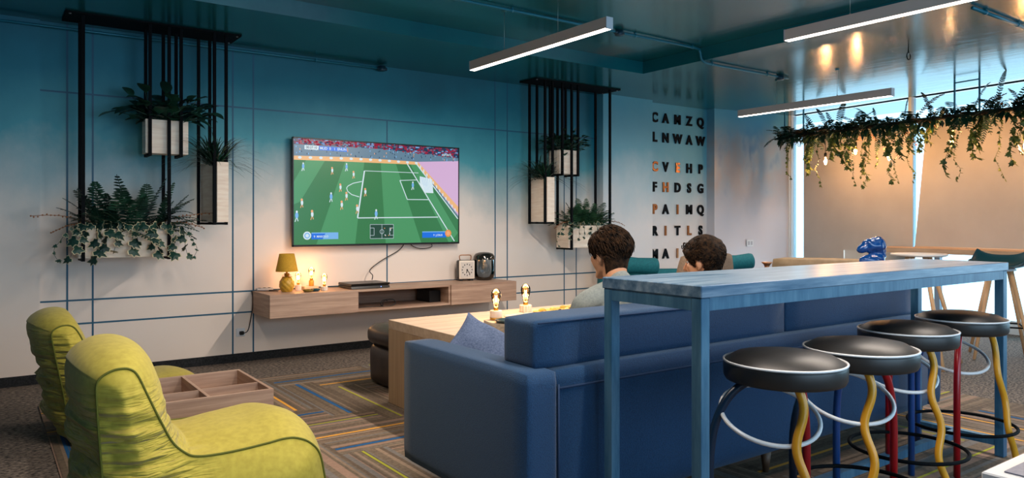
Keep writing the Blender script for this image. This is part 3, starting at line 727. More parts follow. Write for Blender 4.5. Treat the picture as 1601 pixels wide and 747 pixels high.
def dish(x, y, z, r, m, label, name='glass_dish', cat='dish', seed=0):
    mb = MB(); n = 30; vs = []; fs = []; pr = [(0,.004),(.6,.004),(.85,.010),(1,.024),(.96,.025),(.8,.014),(.5,.010),(0.01,.010)]
    for rr, zz in pr:
        for k in range(n): a = 2*PI*k/n; q = 1+(.06*math.sin(10*a) if rr > .8 else 0); vs.append((r*max(rr,.02)*q*math.cos(a), r*max(rr,.02)*q*math.sin(a), zz-.004))
    for i in range(len(pr)-1):
        for k in range(n): fs.append((i*n+k, i*n+(k+1) % n, (i+1)*n+(k+1) % n, (i+1)*n+k))
    mb.add(vs, fs, 0, True, Tm(x,y,z)); return tag(mb.build(name, m), label, cat)
dish(2.26, 6.13, zc, .045, mat('olive_glaze', (130,104,40), .4), 'olive dish beside the mustard lamp foot')
dish(2.335, 6.155, zc, .042, mat('dark_teal_glass', (30,70,80), .2), 'dark teal dish between the bulb lamps on the cabinet')
mb = MB(); mb.box(2.31, 2.44, 6.35, 6.43, zc, zc+.026, b=.004); tag(mb.build('wooden_block', M_oakx), 'low pale block under the tallest bulb lamp', 'block')
# game console
gc = thing('game_console', 'black slanted game console on the media cabinet', 'game console', (2.83, 6.26, zc))
cx, cy = 2.825, 6.245; mb = MB()
def slab(mb, z0_, z1_, sh, mi=0):
    wx, wy = .185, .145; vs = []
    for z_, s_ in ((z0_, -sh), (z1_, sh)):
        for a, b in ((-1,-1),(1,-1),(1,1),(-1,1)): vs.append((cx+a*wx-0*s_, cy+b*wy+s_, z_))
    mb.add(vs, [(3,2,1,0),(4,5,6,7),(0,1,5,4),(1,2,6,5),(2,3,7,6),(3,0,4,7)], mi)
slab(mb, zc+.028, zc+.048, -.006); mb.build('upper_shell', M_blackp, gc)
mb = MB(); slab(mb, zc+.004, zc+.024, .006); mb.build('lower_shell', M_blackp, gc)
mb = MB(); mb.box(cx-.175, cx+.175, cy-.135, cy+.135, zc+.024, zc+.028)
for a in (-.14,.14):
    for b in (-.1,.1): mb.box(cx+a-.012, cx+a+.012, cy+b-.012, cy+b+.012, zc, zc+.005)
mb.build('core', M_black, gc)
mb = MB(); mb.ell((cx+.10, cy-.147, zc+.014), (.004,.002,.004), n=8, m=6); mb.build('status_light', mat('led_blue', (120,160,255), .4, emit=(120,160,255), es=2), gc)
cb = MB(); pts = [(2.72,6.17,.430),(2.82,6.17,.430),(2.90,6.15,.430),(2.95,6.13,.435),(2.96,6.13,.47),(2.99,6.13,.49),(3.06,6.13,.485),(3.08,6.12,.45),(3.02,6.12,.430),(2.95,6.12,.431),(2.93,6.12,.46),(2.96,6.12,.49),(3.0,6.12,.478)]
cb.tube(spline(pts, 5), .004, 6); tag(cb.build('coiled_cable', M_blackp), 'black cable coiled on the open shelf of the cabinet', 'cable')
cb = MB(); cb.tube(spline([(2.02,6.42,zc+.004),(2.2,6.44,zc+.004),(2.45,6.46,zc+.004),(2.64,6.40,zc+.006),(2.66,6.36,zc+.01)], 6), .004, 6)
cb.tube(spline([(1.93,6.44,zc+.004),(2.0,6.36,zc+.004),(2.06,6.30,zc+.004)], 5), .003, 6)
tag(cb.build('lamp_cable', M_blackp), 'black cable lying along the back of the cabinet top', 'cable')
mb = MB(); mb.box(1.93, 2.07, 6.455, 6.49, zc, zc+.022, b=.004, M=None); 
for k in range(3): mb.lathe([(.012,0),(.012,.003)], 12, 1, M=Tm(1.955+.042*k, 6.472, zc+.022))
tag(mb.build('power_strip', [M_white, M_blackp]), 'white power strip at the left end of the cabinet top', 'power strip')
# clock
ck = thing('alarm_clock', 'square black and cream alarm clock with a handle', 'clock', (4.0, 6.36, zc)); cx, cy = 3.985, 6.36; rz = -.22
M = Tm(cx, cy, zc+.018, rz)
mb = MB(); mb.box(-.085,.085,-.03,.055,0,.19, b=.018, M=M); mb.build('clock_case', M_blackp, ck)
mb = MB(); mb.box(-.083,.083,-.045,-.028,.002,.188, b=.008, M=M); mb.build('clock_bezel', M_cream, ck)
mb = MB(); mb.box(-.068,.068,-.0475,-.045,.018,.172, b=.001, M=M)
for k in range(12):
    a = PI/2-2*PI*k/12; c = (.052*math.cos(a), .095+.056*math.sin(a)); mb.box(c[0]-.0045, c[0]+.0045, -.0485, -.0472, c[1]-.006, c[1]+.006, 1, M=M)
mb.build('clock_face', [mat('clockface', (208,198,188), .5), M_blackp], ck)
mb = MB(); mb.tube([(0,-.050,.095),(-.008,-.050,.060)], .0035, 6, M=M); mb.tube([(0,-.050,.095),(.028,-.050,.055)], .003, 6, M=M); mb.ell((0,-.050,.095), (.008,.003,.008), M=M); mb.build('clock_hand', M_blackp, ck)
mb = MB(); mb.tube(spline([(-.055,.01,.19),(-.062,.01,.215),(-.055,.01,.238),(0,.01,.241),(.055,.01,.238),(.062,.01,.215),(.055,.01,.19)], 6), .005, 8, M=M); mb.build('handle', mat('copper', (176,120,84), .3, .9), ck)
for s_ in (-1, 1): mb = MB(); mb.box(s_*.055-.02, s_*.055+.02, -.03, .04, -.018, .004, b=.004, M=M); mb.build('foot', M_blackp, ck)
# smoked glass lamp / vase
vs_ = thing('smoked_glass_vase', 'rounded smoked glass vase lamp with a dark mirrored top beside the clock', 'vase', (4.19, 6.33, zc))
M = Tm(4.19, 6.33, zc); P = [(.05,0),(.075,.006),(.100,.03),(.112,.07),(.114,.10),(.114,.21),(.108,.245),(.09,.27),(.05,.284),(.004,.287)]
mb = MB(); mb.lathe([q for q in P if q[1] <= .21], 48, M=M); mb.f = mb.f[:-1]; mb.mi = mb.mi[:-1]; mb.sm = mb.sm[:-1]; mb.build('glass_body', M_smoke, vs_)
mb = MB(); mb.lathe([q for q in P if q[1] >= .21], 48, M=M); mb.f = mb.f[:-2]; mb.mi = mb.mi[:-2]; mb.sm = mb.sm[:-2]; mb.build('mirrored_top', mat('smoked_mirror', (96,92,88), .08, .9), vs_)
# outlet and plugs
ot = thing('wall_outlet', 'white socket with a black plug low on the television wall', 'outlet', (1.80, W, .25))
mb = MB(); mb.box(1.765, 1.84, W-.008, W, .215, .285, b=.003); mb.build('outlet_plate', M_white, ot)
mb = MB(); mb.box(1.79, 1.825, W-.04, W-.008, .232, .262, b=.005); mb.build('plug', M_blackp, ot)
mb = MB(); mb.tube(spline([(1.825,W-.03,.245),(1.86,W-.03,.27),(1.888,W-.03,.40),(1.90,W-.03,.52),(1.893,W-.02,.60)], 6), .004, 6); mb.build('cord', M_blackp, ot)
mb = MB(); mb.box(8.42, 8.56, 0, .008, .86, .95, b=.002); 
for q in (-1, 1): mb.box(8.49+q*.03-.018, 8.49+q*.03+.018, -.002, .0, .88, .93, 1)
o = mb.build('switch_plate', [M_white, mat('switch_grey', (170,170,176), .5)]); o.location = (0, 6.285-.008, 0); o.rotation_euler = (0,0,0); tag(o, 'white double socket plate on the blotchy side wall', 'outlet')

# ---------------------------------------------------------------- wall letters
rows = ['CAMZQ', 'LNWAW', 'CVEHP', 'FHDSG', 'PAIMQ', 'RITLS', 'MAIRE']
zr = [2.500, 2.254, 1.884, 1.628, 1.348, 1.076, .785]; xc = [6.858, 7.055, 7.278, 7.500, 7.722]
gold = {(2,0),(2,2),(3,1),(4,0),(4,2),(5,1),(5,3),(6,2)}
nth = ['top', 'second', 'third', 'fourth', 'fifth', 'sixth', 'lowest']; pos = ['far left', 'second', 'middle', 'fourth', 'far right']
M_copper = mat('copper_letter', (150,98,56), .3, .55); M_lblack = mat('black_letter', (6,12,18), .7)
for i, row in enumerate(rows):
    for j, ch in enumerate(row):
        vs, fs = text_verts(ch, .165, .008, .006)
        mb = MB(); mb.add([(xc[j]+v.x*(.95), 6.488-v.z, zr[i]+v.y) for v in vs], [f[::-1] if False else f for f in fs])
        g = (i, j) in gold
        tag(mb.build('wall_letter', M_copper if g else M_lblack), '%s letter %s, %s in the %s row on the wall' % ('copper' if g else 'black', ch, pos[j], nth[i]), 'letter', 'letters on the recessed wall')

# ---------------------------------------------------------------- coffee table and what lies on it
ct = thing('coffee_table', 'pale oak waterfall coffee table in front of the blue sofa', 'coffee table', (3.1, 4.0, 0))
TX0, TX1, TY0, TY1, TZ = 2.183, 4.15, 3.56, 4.44, .552
MB().box(TX0, TX1, TY0, TY1, TZ-.06, TZ, b=.002).build('table_top', M_oakx, ct)
for a in (TX0, TX1-.06): MB().box(a, a+.06, TY0, TY1, 0.007, TZ-.0605, b=.001).build('leg', M_oakz, ct)
edison(2.755, 4.02, TZ, 'gold', 'lit filament bulb on a cream and gold base, nearest corner of the coffee table', 'filament bulb lamps on the coffee table', .062, .040, 1.22, 2.2)
edison(3.17, 4.25, TZ, 'ribbed', 'lit filament bulb on a ribbed cream base, farther back on the coffee table', 'filament bulb lamps on the coffee table', .05, .042, 1.3, 2.2)
M_glassy = mat('frosted_glass_dish', (232,214,190), .15, coat=.6)
for k, (x, y, r, m, lb, zz) in enumerate(((2.74,3.86,.085,mat('dark_beaded', (24,56,66),.3),'dark teal beaded bowl on the coffee table behind the sofa cushion',0),(2.90,3.99,.085,M_glassy,'clear fluted glass dish beside the front bulb lamp',0),(3.05,4.02,.06,M_glassy,'clear fluted glass dish between the two bulb lamps',0))):
    dish(x, y, TZ, r, m, lb)
M_tile = noisy('amber_wood_tile', (214,160,80), (236,190,110), 30, .5); M_moss = noisy('moss_piece', (150,130,50), (180,150,60), 40, .8)
rnd = random.Random(11); q = 0
words = ['nearest the sofa', 'second from the sofa', 'in the middle of the tiles', 'beside the fluted lamp base', 'at the back of the tiles', 'nearest the seated man', 'far corner of the tiles', 'left edge of the tiles', 'right edge of the tiles', 'between the moss pieces']
for a in range(-2, 3):
    for b in range(-1, 2):
        x = 3.44+a*.125+(b % 2)*.062; y = 4.12+b*.11-a*-.035; r = .066
        mb = MB(); mb.prism([(x+r*math.cos(PI/6+PI/3*k), y+r*math.sin(PI/6+PI/3*k)) for k in range(6)], TZ, TZ+.009)
        rr = rnd.uniform(.015, .03); mb.ell((x, y, TZ+.012), (rr, rr, rr*.6), 1 if (a+b) % 2 else 0, n=10, m=6)
        tag(mb.build('game_tile', [M_tile, M_moss]), 'hexagonal amber game tile spread with the others on the coffee table', 'game tile', 'hexagonal game tiles on the coffee table')
# pouf behind the coffee table
pf = thing('leather_pouf', 'dark brown leather pouf on the far side of the coffee table', 'pouf', (2.55, 4.82, 0))
M_leath = noisy('brown_leather', (44,34,32), (60,46,42), 10, .4)
def softbox(x0, x1, y0, y1, z0, z1, r, seed=0, puff=.02, sub=10):
    bm = bmesh.new(); bmesh.ops.create_cube(bm, size=2); bmesh.ops.subdivide_edges(bm, edges=bm.edges[:], cuts=sub, use_grid_fill=True)
    h = Vector(((x1-x0)/2, (y1-y0)/2, (z1-z0)/2)); c = Vector(((x0+x1)/2, (y0+y1)/2, (z0+z1)/2))
    for v in bm.verts:
        p = v.co.copy(); q = Vector((p.x*h.x, p.y*h.y, p.z*h.z))
        core = Vector([max(-(h[i]-r), min(h[i]-r, q[i])) for i in range(3)]); d = q-core
        if d.length > 1e-6: q = core+d.normalized()*r
        b = [(1-p[i]**2) for i in range(3)]
        n = Vector((puff*b[1]*b[2]*(1 if p.x > 0 else -1)*(abs(p.x) > .99), puff*b[0]*b[2]*(1 if p.y > 0 else -1)*(abs(p.y) > .99), puff*b[0]*b[1]*(1 if p.z > 0 else -1)*(abs(p.z) > .99)))
        q += n; v.co = c+q
        if seed: v.co += (noise.noise_vector(v.co*7+Vector((seed,0,0))))*.004
    return bm
def soft(name, m, parent, *a, M=None, **k):
    bm = softbox(*a, **k); mb = MB(); mb.bm(bm, 0, True, M); bm.free(); return mb.build(name, m, parent)
soft('pouf_body', M_leath, pf, 2.34, 2.86, 4.62, 5.10, .007, .30, .05, seed=3, puff=.015)
soft('pouf_cushion', M_leath, pf, 2.325, 2.875, 4.605, 5.115, .29, .44, .06, seed=4, puff=.02)

# ---------------------------------------------------------------- wooden organiser box
bx = thing('compartment_box', 'low oak floor box divided into open compartments beside the beanbags', 'box', (.92, 4.16, 0))
BX0, BX1, BY0, BY1, BZ = .60, 1.236, 3.85, 4.48, .33; t_ = .018; z_ = .0075
MB().box(BX0+.018, BX1-.018, BY0+.018, BY1-.018, .19, .205).build('base', M_oak, bx)
for a, b, c, d in ((BX0,BX1,BY0,BY0+t_),(BX0,BX1,BY1-t_,BY1),(BX0,BX0+t_,BY0+t_,BY1-t_),(BX1-t_,BX1,BY0+t_,BY1-t_)): MB().box(a,b,c,d,z_,BZ, b=.001).build('side_panel', M_oak, bx)
MB().box(.913, .929, BY0+t_, BY1-t_, .205, BZ-.002).build('divider', M_oak, bx)
MB().box(BX0+t_, .913, 4.045, 4.061, .205, BZ-.003).build('divider', M_oak, bx)
MB().box(.929, BX1-t_, 4.062, 4.078, .205, BZ-.003).build('divider', M_oak, bx)

# ---------------------------------------------------------------- sofa
sf = thing('blue_sofa', 'long blue upholstered sofa seen from behind, under the bar', 'sofa', (3.1, 2.6, 0))
SX0, SX1, SY0, SY1, LZ = 1.575, 4.70, 2.11, 3.06, .11
soft('arm', M_fabric, sf, SX0, SX0+.15, SY0, SY1, LZ, .655, .02, puff=.003)
soft('arm', M_fabric, sf, SX1-.15, SX1, SY0, SY1, LZ, .655, .02, puff=.003)
soft('back_frame', M_fabric, sf, SX0+.145, SX1-.145, SY0+.004, SY0+.17, LZ, .655, .018, puff=.002)
mb = MB(); mb.tube([(SX0+.15, SY0+.002, .585), (SX1-.15, SY0+.002, .585)], .005, 6); mb.tube([(SX0+.15, SY0+.0, LZ+.01), (SX0+.15, SY0+.0, .60)], .004, 6)
mb.tube([(SX0+1.0, SY0+.002, LZ+.01), (SX0+1.0, SY0+.002, .645)], .004, 6)
mb.build('seam', M_pipf, sf)
soft('seat_base', M_fabric, sf, SX0+.15, SX1-.15, SY0+.17, SY1-.01, LZ, .28, .015, puff=.0)
for a, b in ((SX0+.155, 3.14), (3.145, SX1-.155)): soft('seat_cushion', M_fabric, sf, a, b, SY0+.30, SY1+.01, .28, .42, .035, puff=.015)
for k, (a, b) in enumerate(((1.66, 3.21), (3.22, 4.48))):
    o = soft('back_cushion', M_fabric, sf, a, b, SY0+.055, SY0+.27, .645, .835, .022, puff=.006)
    mb = MB(); e = .012; y_ = SY0+.053
    mb.tube([(a+e, y_, .822), (b-e, y_, .822)], .0035, 6); mb.build('piping', M_pipf, o)
M_wleg = mat('walnut_leg', (92,70,54), .5)
for x in (1.9, 3.04, 4.52):
    for y in (SY0+.02, SY1-.12):
        mb = MB(); mb.lathe([(.014,.007),(.026,LZ+.005)], 16, M=Tm(x, y+.03, 0)); mb.build('leg', M_wleg, sf)
M_pil = noisy('blue_grey_cushion', (66,84,116), (92,108,140), 120, .9, bump=.3)
def pillow(name, m, w_, h_, t_, M, label, group=None, loc=(0,0,0)):
    bm = bmesh.new(); N = 22; vs = []; 
    mb = MB(); vv = []; ff = []
    for side in (1, -1):
        for i in range(N+1):
            for j in range(N+1):
                u = -1+2*i/N; v = -1+2*j/N
                k = (max(0, (1-u**2))*max(0, (1-v**2)))**.42
                pinch = 1-.10*(1-abs(u)**3)*abs(v)**3; pinch2 = 1-.10*(1-abs(v)**3)*abs(u)**3
                z = side*t_/2*k; nn = noise.noise(Vector((u*2.2, v*2.2, side*3+w_*9)))*.018*k
                vv.append((u*w_/2*pinch2, z+nn, v*h_/2*pinch))
    for s_ in range(2):
        o_ = s_*(N+1)**2
        for i in range(N):
            for j in range(N):
                a = o_+i*(N+1)+j; f = (a, a+1, a+N+2, a+N+1); ff.append(f if s_ == 0 else f[::-1])
    bm.free(); mb.add(vv, ff, 0, True, M); o = mb.build(name, m); return tag(o, label, 'cushion', group)
pillow('throw_pillow', M_pil, .45, .44, .15, Tm(1.90, 2.87, .53, -.95, rx=-.85, ry=.42), 'blue-grey throw pillow leaning in the left corner of the sofa')
M_pil2 = noisy('brown_cushion', (96,84,70), (120,104,86), 60, .9, bump=.3)
pillow('throw_pillow', M_pil2, .42, .40, .14, Tm(2.10, 2.92, .535, -.9, rx=-.8, ry=.1), 'brown throw pillow behind the blue-grey one on the sofa')

# ---------------------------------------------------------------- bar table
br = thing('bar_table', 'high blue-stained wooden bar table behind the sofa', 'table', (3.07, 1.81, 0))
MB().box(1.887, 4.24, 1.581, 2.052, .951, .992, b=.003).build('table_top', M_bar, br)
fw = .042
for a in (1.892, 4.235-fw):
    for b in (1.586, 2.047-fw):
        MB().box(a, a+fw, b, b+fw, .0075, .950, b=.002).build('leg', M_barleg, br)
for b in (1.586, 2.047-fw): MB().box(1.892+fw, 4.235-fw, b+.001, b+fw-.001, .908, .9505).build('apron', M_barleg, br)
for a in (1.892, 4.235-fw):
    MB().box(a+.001, a+fw-.001, 1.586+fw, 2.047-fw, .908, .9505).build('apron', M_barleg, br)
    MB().box(a+.001, a+fw-.001, 1.586+fw, 2.047-fw, .06, .10).build('end_rail', M_barleg, br)
MB().box(1.892+fw, 4.235-fw, 1.79, 1.83, .061, .099).build('stretcher', M_barleg, br)

# ---------------------------------------------------------------- stools
def stool(cx, cy, zs, ang, rot, label):
    t = thing('bar_stool', label, 'stool', (cx, cy, 0), 'black bar stools along the bar')
    cx -= .02; cy += .014; R = .200; M = Tm(cx, cy, 0)
    mb = MB(); mb.lathe([(.18,zs-.066),(R-.006,zs-.062),(R,zs-.05),(R+.001,zs-.012),(R-.002,zs-.002),(R-.010,zs+.004),(.16,zs+.022),(.09,zs+.034),(.002,zs+.038)], 56, M=M); mb.build('seat', M_seatb, t)
    mb = MB(); mb.tube([(cx+(R-.001)*math.cos(2*PI*k/56), cy+(R-.001)*math.sin(2*PI*k/56), zs+.001) for k in range(56)], .0042, 8, closed=True); mb.build('seat_piping', M_white, t)
    zt = zs-.062
    for col, a in ang:
        a = math.radians(a-35.6); u = Vector((math.cos(a), math.sin(a), 0)); s_ = Vector((-u.y, u.x, 0)); mb = MB(); c = Vector((cx, cy, 0))
        if col == 'yellow':
            pts = []
            for i in range(41):
                q = i/40; r = .13+.11*q; wv = .015*math.sin(q*PI*5.2); pts.append(c+u*(r)+s_*wv+Vector((0,0,zt+(.009-zt)*q)))
            mb.tube(pts, .0145, 12); mb.build('leg', M_yellow, t, label='wavy yellow leg')
        else:
            pts = bez(c+u*.10+Vector((0,0,zt+.0)), c+u*.20+Vector((0,0,zt-.03)), c+u*.25+Vector((0,0,zt-.14)), c+u*.252+Vector((0,0,zt-.30)), 12)
            pts.append(c+u*.250+Vector((0,0,.009)))
            mb.tube(pts, .0145, 12); mb.build('leg', {'red':M_red,'navy':M_navy,'blue':M_blue}[col], t, label={'red':'red leg','navy':'navy leg','blue':'blue leg'}[col])
    # tilted white ring and level black foot ring
    mb = MB(); cr = Vector((cx-.05*.8126, cy+.05*.583, .545)); tilt = Matrix.Rotation(.42, 3, Vector((math.cos(rot), math.sin(rot), 0)))
    mb.tube([cr+tilt @ Vector((.162*math.cos(2*PI*k/48), .162*math.sin(2*PI*k/48), 0)) for k in range(48)], .0075, 10, closed=True); mb.build('support_ring', M_white, t)
    mb = MB(); mb.tube([(cx+.234*math.cos(2*PI*k/48), cy+.234*math.sin(2*PI*k/48), .205) for k in range(48)], .0078, 10, closed=True); mb.build('foot_ring', M_black, t)
    return t
stool(2.24, 1.51-.02, .725, (('navy',178),('yellow',-92),('red',52)), -.6, 'black stool at the near left end of the bar, largest in view')
stool(2.70, 1.50-.02, .725, (('navy',180),('blue',85),('yellow',-105),('red',36)), -.6, 'black stool second from the left end of the bar')
stool(3.34, 1.62, .722, (('red',80),('blue',58),('yellow',-80)), -.6, 'black stool third from the left end of the bar')
stool(3.95, 1.66, .722, (('red',-125),('yellow',-48),('blue',110)), -.6, 'black stool at the far right end of the bar')

# near side table, bottom right corner
tb = thing('side_table', 'grey-topped table with a white rim at the bottom right corner', 'table', (2.0, .4, 0))
MB().box(1.625, 2.425, .16, .655, .672, .70, b=.003).build('table_rim', M_white, tb)
MB().box(1.655, 2.395, .19, .625, .7005, .703).build('table_top', noisy('grey_laminate', (110,112,128), (124,126,140), 120, .5), tb)
for a in (1.65, 2.37):
    for b in (.185, .60): MB().box(a, a+.03, b, b+.03, .0075, .672).build('leg', M_white, tb)

# ---------------------------------------------------------------- beanbag chairs
BP = [(.345,0),(.335,.15),(.328,.345),(.318,.489),(.313,.575),(.311,.639),(.320,.668),(.346,.686),(.375,.694),(.408,.690),(.433,.666),(.463,.597),(.504,.502),(.545,.417),(.587,.372),(.625,.353),(.695,.347),(.786,.349),(.88,.356),(.941,.362),(.99,.356),(1.041,.33),(1.08,.28),(1.10,.188),(1.115,.08),(1.10,0),(.9,0),(.7,0),(.5,0)]
def beanbag(loc, rz, sc, lean, label, seed, drop=0):
    t = thing('beanbag_chair', label, 'beanbag', loc, 'lime beanbag chairs')
    P2 = [Vector((x, 0, z)) for x, z in BP]; P2 = spline(P2+[P2[0]], 12)[:-1]; n = len(P2)
    WID = .60; H2 = WID/2; NU = 40
    def outn(i):
        t_ = P2[(i+4) % n]-P2[(i-4) % n]; return Vector((-t_.z, 0, t_.x)).normalized()
    spine = [Vector((.42, 0, z)) for z in (.60,.5,.4,.3,.2,.12)]+[Vector((x, 0, .18)) for x in (.5,.6,.7,.8,.9,.98)]
    def tr(p):
        q = Vector(p); q.z *= 1-drop*max(0, min(1, (q.x-.45)/.15)); q.x -= .7; q.x += lean*max(0, q.z)*(1 if q.x < 0 else .2)
        return Vector(loc)+Matrix.Rotation(rz, 3, 'Z') @ (q*sc)
    def crease(p, kind):
        # soft horizontal folds on the rear and the flanks
        f = max(0, min(1, (.62-p.z)/.25))*(1 if kind == 'rear' else max(0, min(1, (.62-p.x)/.2)))
        v = (1-2.2*abs(noise.noise(Vector((p.x*2.4+seed, p.y*2.2, p.z*15+p.x*2)))))*.9+.6*noise.noise(Vector((p.x*4+seed, p.y*4, p.z*36)))-.3
        return f*v*.027+noise.noise(p*4+Vector((seed,0,0)))*.010
    mb = MB(); vs = []; fs = []
    for j in range(NU+1):
        u = -1+2*j/NU
        for i in range(n):
            p = P2[i].copy(); o = outn(i); fl = 1 if p.z > .03 else 0
            top = 1 if p.z > .6 else 0; rear = 1 if (p.x < .36 and .05 < p.z < .66) else 0; valley = 1 if (.5 < p.x < .75 and p.z > .3) else 0
            b = (.055*max(0, min(1, p.z/.15)))*fl; b += .02*max(0, min(1, (p.z-.45)/.2))*(1-rear*.3)
            b -= .03*max(0, 1-abs(p.x-.62)/.16)**1.5*(1 if p.z > .3 else 0)
            q = p+o*b*(1-abs(u)**2.4); q.y = u*H2*(1-.02*math.sin(PI*min(1, p.z/.7)))
            if fl: q += o*crease(Vector((q.x, q.y, q.z)), 'rear' if rear else 'side')*1.25*(1-abs(u)**8)
            q.z = max(q.z, 0); vs.append(tr(q))
    for j in range(NU):
        for i in range(n):
            k = (i+1) % n; fs.append((j*n+i, (j+1)*n+i, (j+1)*n+k, j*n+k))
    mb.add(vs, fs, 0, True)
    poly = [Vector((q.x, q.z)) for q in P2]
    def inside(x, z):
        c = False
        for i in range(n):
            a = poly[i-1]; b = poly[i]
            if (a.y > z) != (b.y > z) and x < (b.x-a.x)*(z-a.y)/(b.y-a.y)+a.x: c = not c
        return c
    def dist(x, z):
        m_ = 9
        for i in range(n):
            a = poly[i-1]; b = poly[i]; ab = b-a; ap = Vector((x, z))-a
            k = max(0, min(1, ap.dot(ab)/max(ab.length_squared, 1e-9))); m_ = min(m_, (ap-ab*k).length)
        return m_
    pts = list(poly); h_ = .0105
    for iz in range(1, 68):
        for ix in range(82):
            x = .30+ix*h_+(iz % 2)*h_/2; z = iz*h_
            if inside(x, z) and dist(x, z) > h_*.55: pts.append(Vector((x, z)))
    V, E_, F, a1, a2, a3 = delaunay_2d_cdt(pts, [], [list(range(n))], 1, 1e-6)
    dd = [dist(q.x, q.y) if i >= n else 0 for i, q in enumerate(V)]
    for side in (-1, 1):
        vs = []
        for q, d in zip(V, dd):
            hw = H2*(1-.02*math.sin(PI*min(1, q.y/.7))); bl = .085*(1-(1-min(1, d/.17))**2)*max(.3, min(1, q.y/.12)) if d > 1e-5 else 0
            cr = crease(Vector((q.x, side*.3, q.y)), 'side')*min(1, d/.03)
            vs.append(tr(Vector((q.x, side*(hw+bl+cr*1.9), max(0, q.y)))))
        mb.add(vs, [f if side < 0 else f[::-1] for f in F], 0, True)
    mb.build('beanbag_cover', M_lime, t)
    for side in (-1, 1):
        mb = MB(); idx = [i for i in range(n) if P2[i].z > .02]
        mb.tube([tr(Vector((P2[i].x, side*H2*(1.0-.02*math.sin(PI*min(1, P2[i].z/.7)))+side*.002, P2[i].z))+outn(i)*.001) for i in idx], .0042, 6); mb.build('seam_piping', M_seam, t)
    return t
beanbag((.70, 3.10, .0075), 0, 1.0, 0, 'lime green beanbag chair nearest the camera, in the bottom left corner', 3)
beanbag((.70, 4.84, .0075), .10, .93, -.12, 'lime green beanbag chair behind the nearer one, beside the left wall panel', 9, .22)

# ---------------------------------------------------------------- people
def capsule(mb, a, ra, b, rb, mi=0):
    a = Vector(a); b = Vector(b); d = b-a; L = d.length
    if L < 1e-6: mb.ell(a, (ra,)*3, mi); return
    q = d.to_track_quat('Z', 'Y').to_matrix(); prof = []
    for k in range(7): th = PI/2*(1-k/6); prof.append((ra*math.cos(th)+1e-4, -ra*math.sin(th)))
    for k in range(7): th = PI/2*k/6; prof.append((rb*math.cos(th)+1e-4, L+rb*math.sin(th)))
    M = Matrix.Translation(a) @ q.to_4x4(); mb.lathe(prof, 18, mi, M)
def remeshed(mb, name, m, parent, vox, smooth=3, M=None, **tags):
    me = bpy.data.meshes.new('tmp'); me.from_pydata([tuple(v) for v in mb.v], [], mb.f); o = bpy.data.objects.new('tmp', me); COL.objects.link(o)
    r = o.modifiers.new('r', 'REMESH'); r.mode = 'VOXEL'; r.voxel_size = vox; r.use_smooth_shade = True
    s_ = o.modifiers.new('s', 'SMOOTH'); s_.iterations = smooth; s_.factor = .6
    bpy.context.view_layer.update()
    ev = bpy.data.meshes.new_from_object(o.evaluated_get(bpy.context.evaluated_depsgraph_get()))
    bpy.data.objects.remove(o); mb2 = MB(); mb2.add([v.co.copy() for v in ev.vertices], [list(p.vertices) for p in ev.polygons], 0, True, M)
    return mb2.build(name, m, parent, **tags)
M_skin = mat('skin', (196,140,104), .5); M_skin.node_tree.nodes['Principled BSDF'].inputs['Subsurface Weight'].default_value = .08
M_hair = noisy('dark_brown_hair', (8,6,5), (58,38,22), 55, .8, bump=.3)
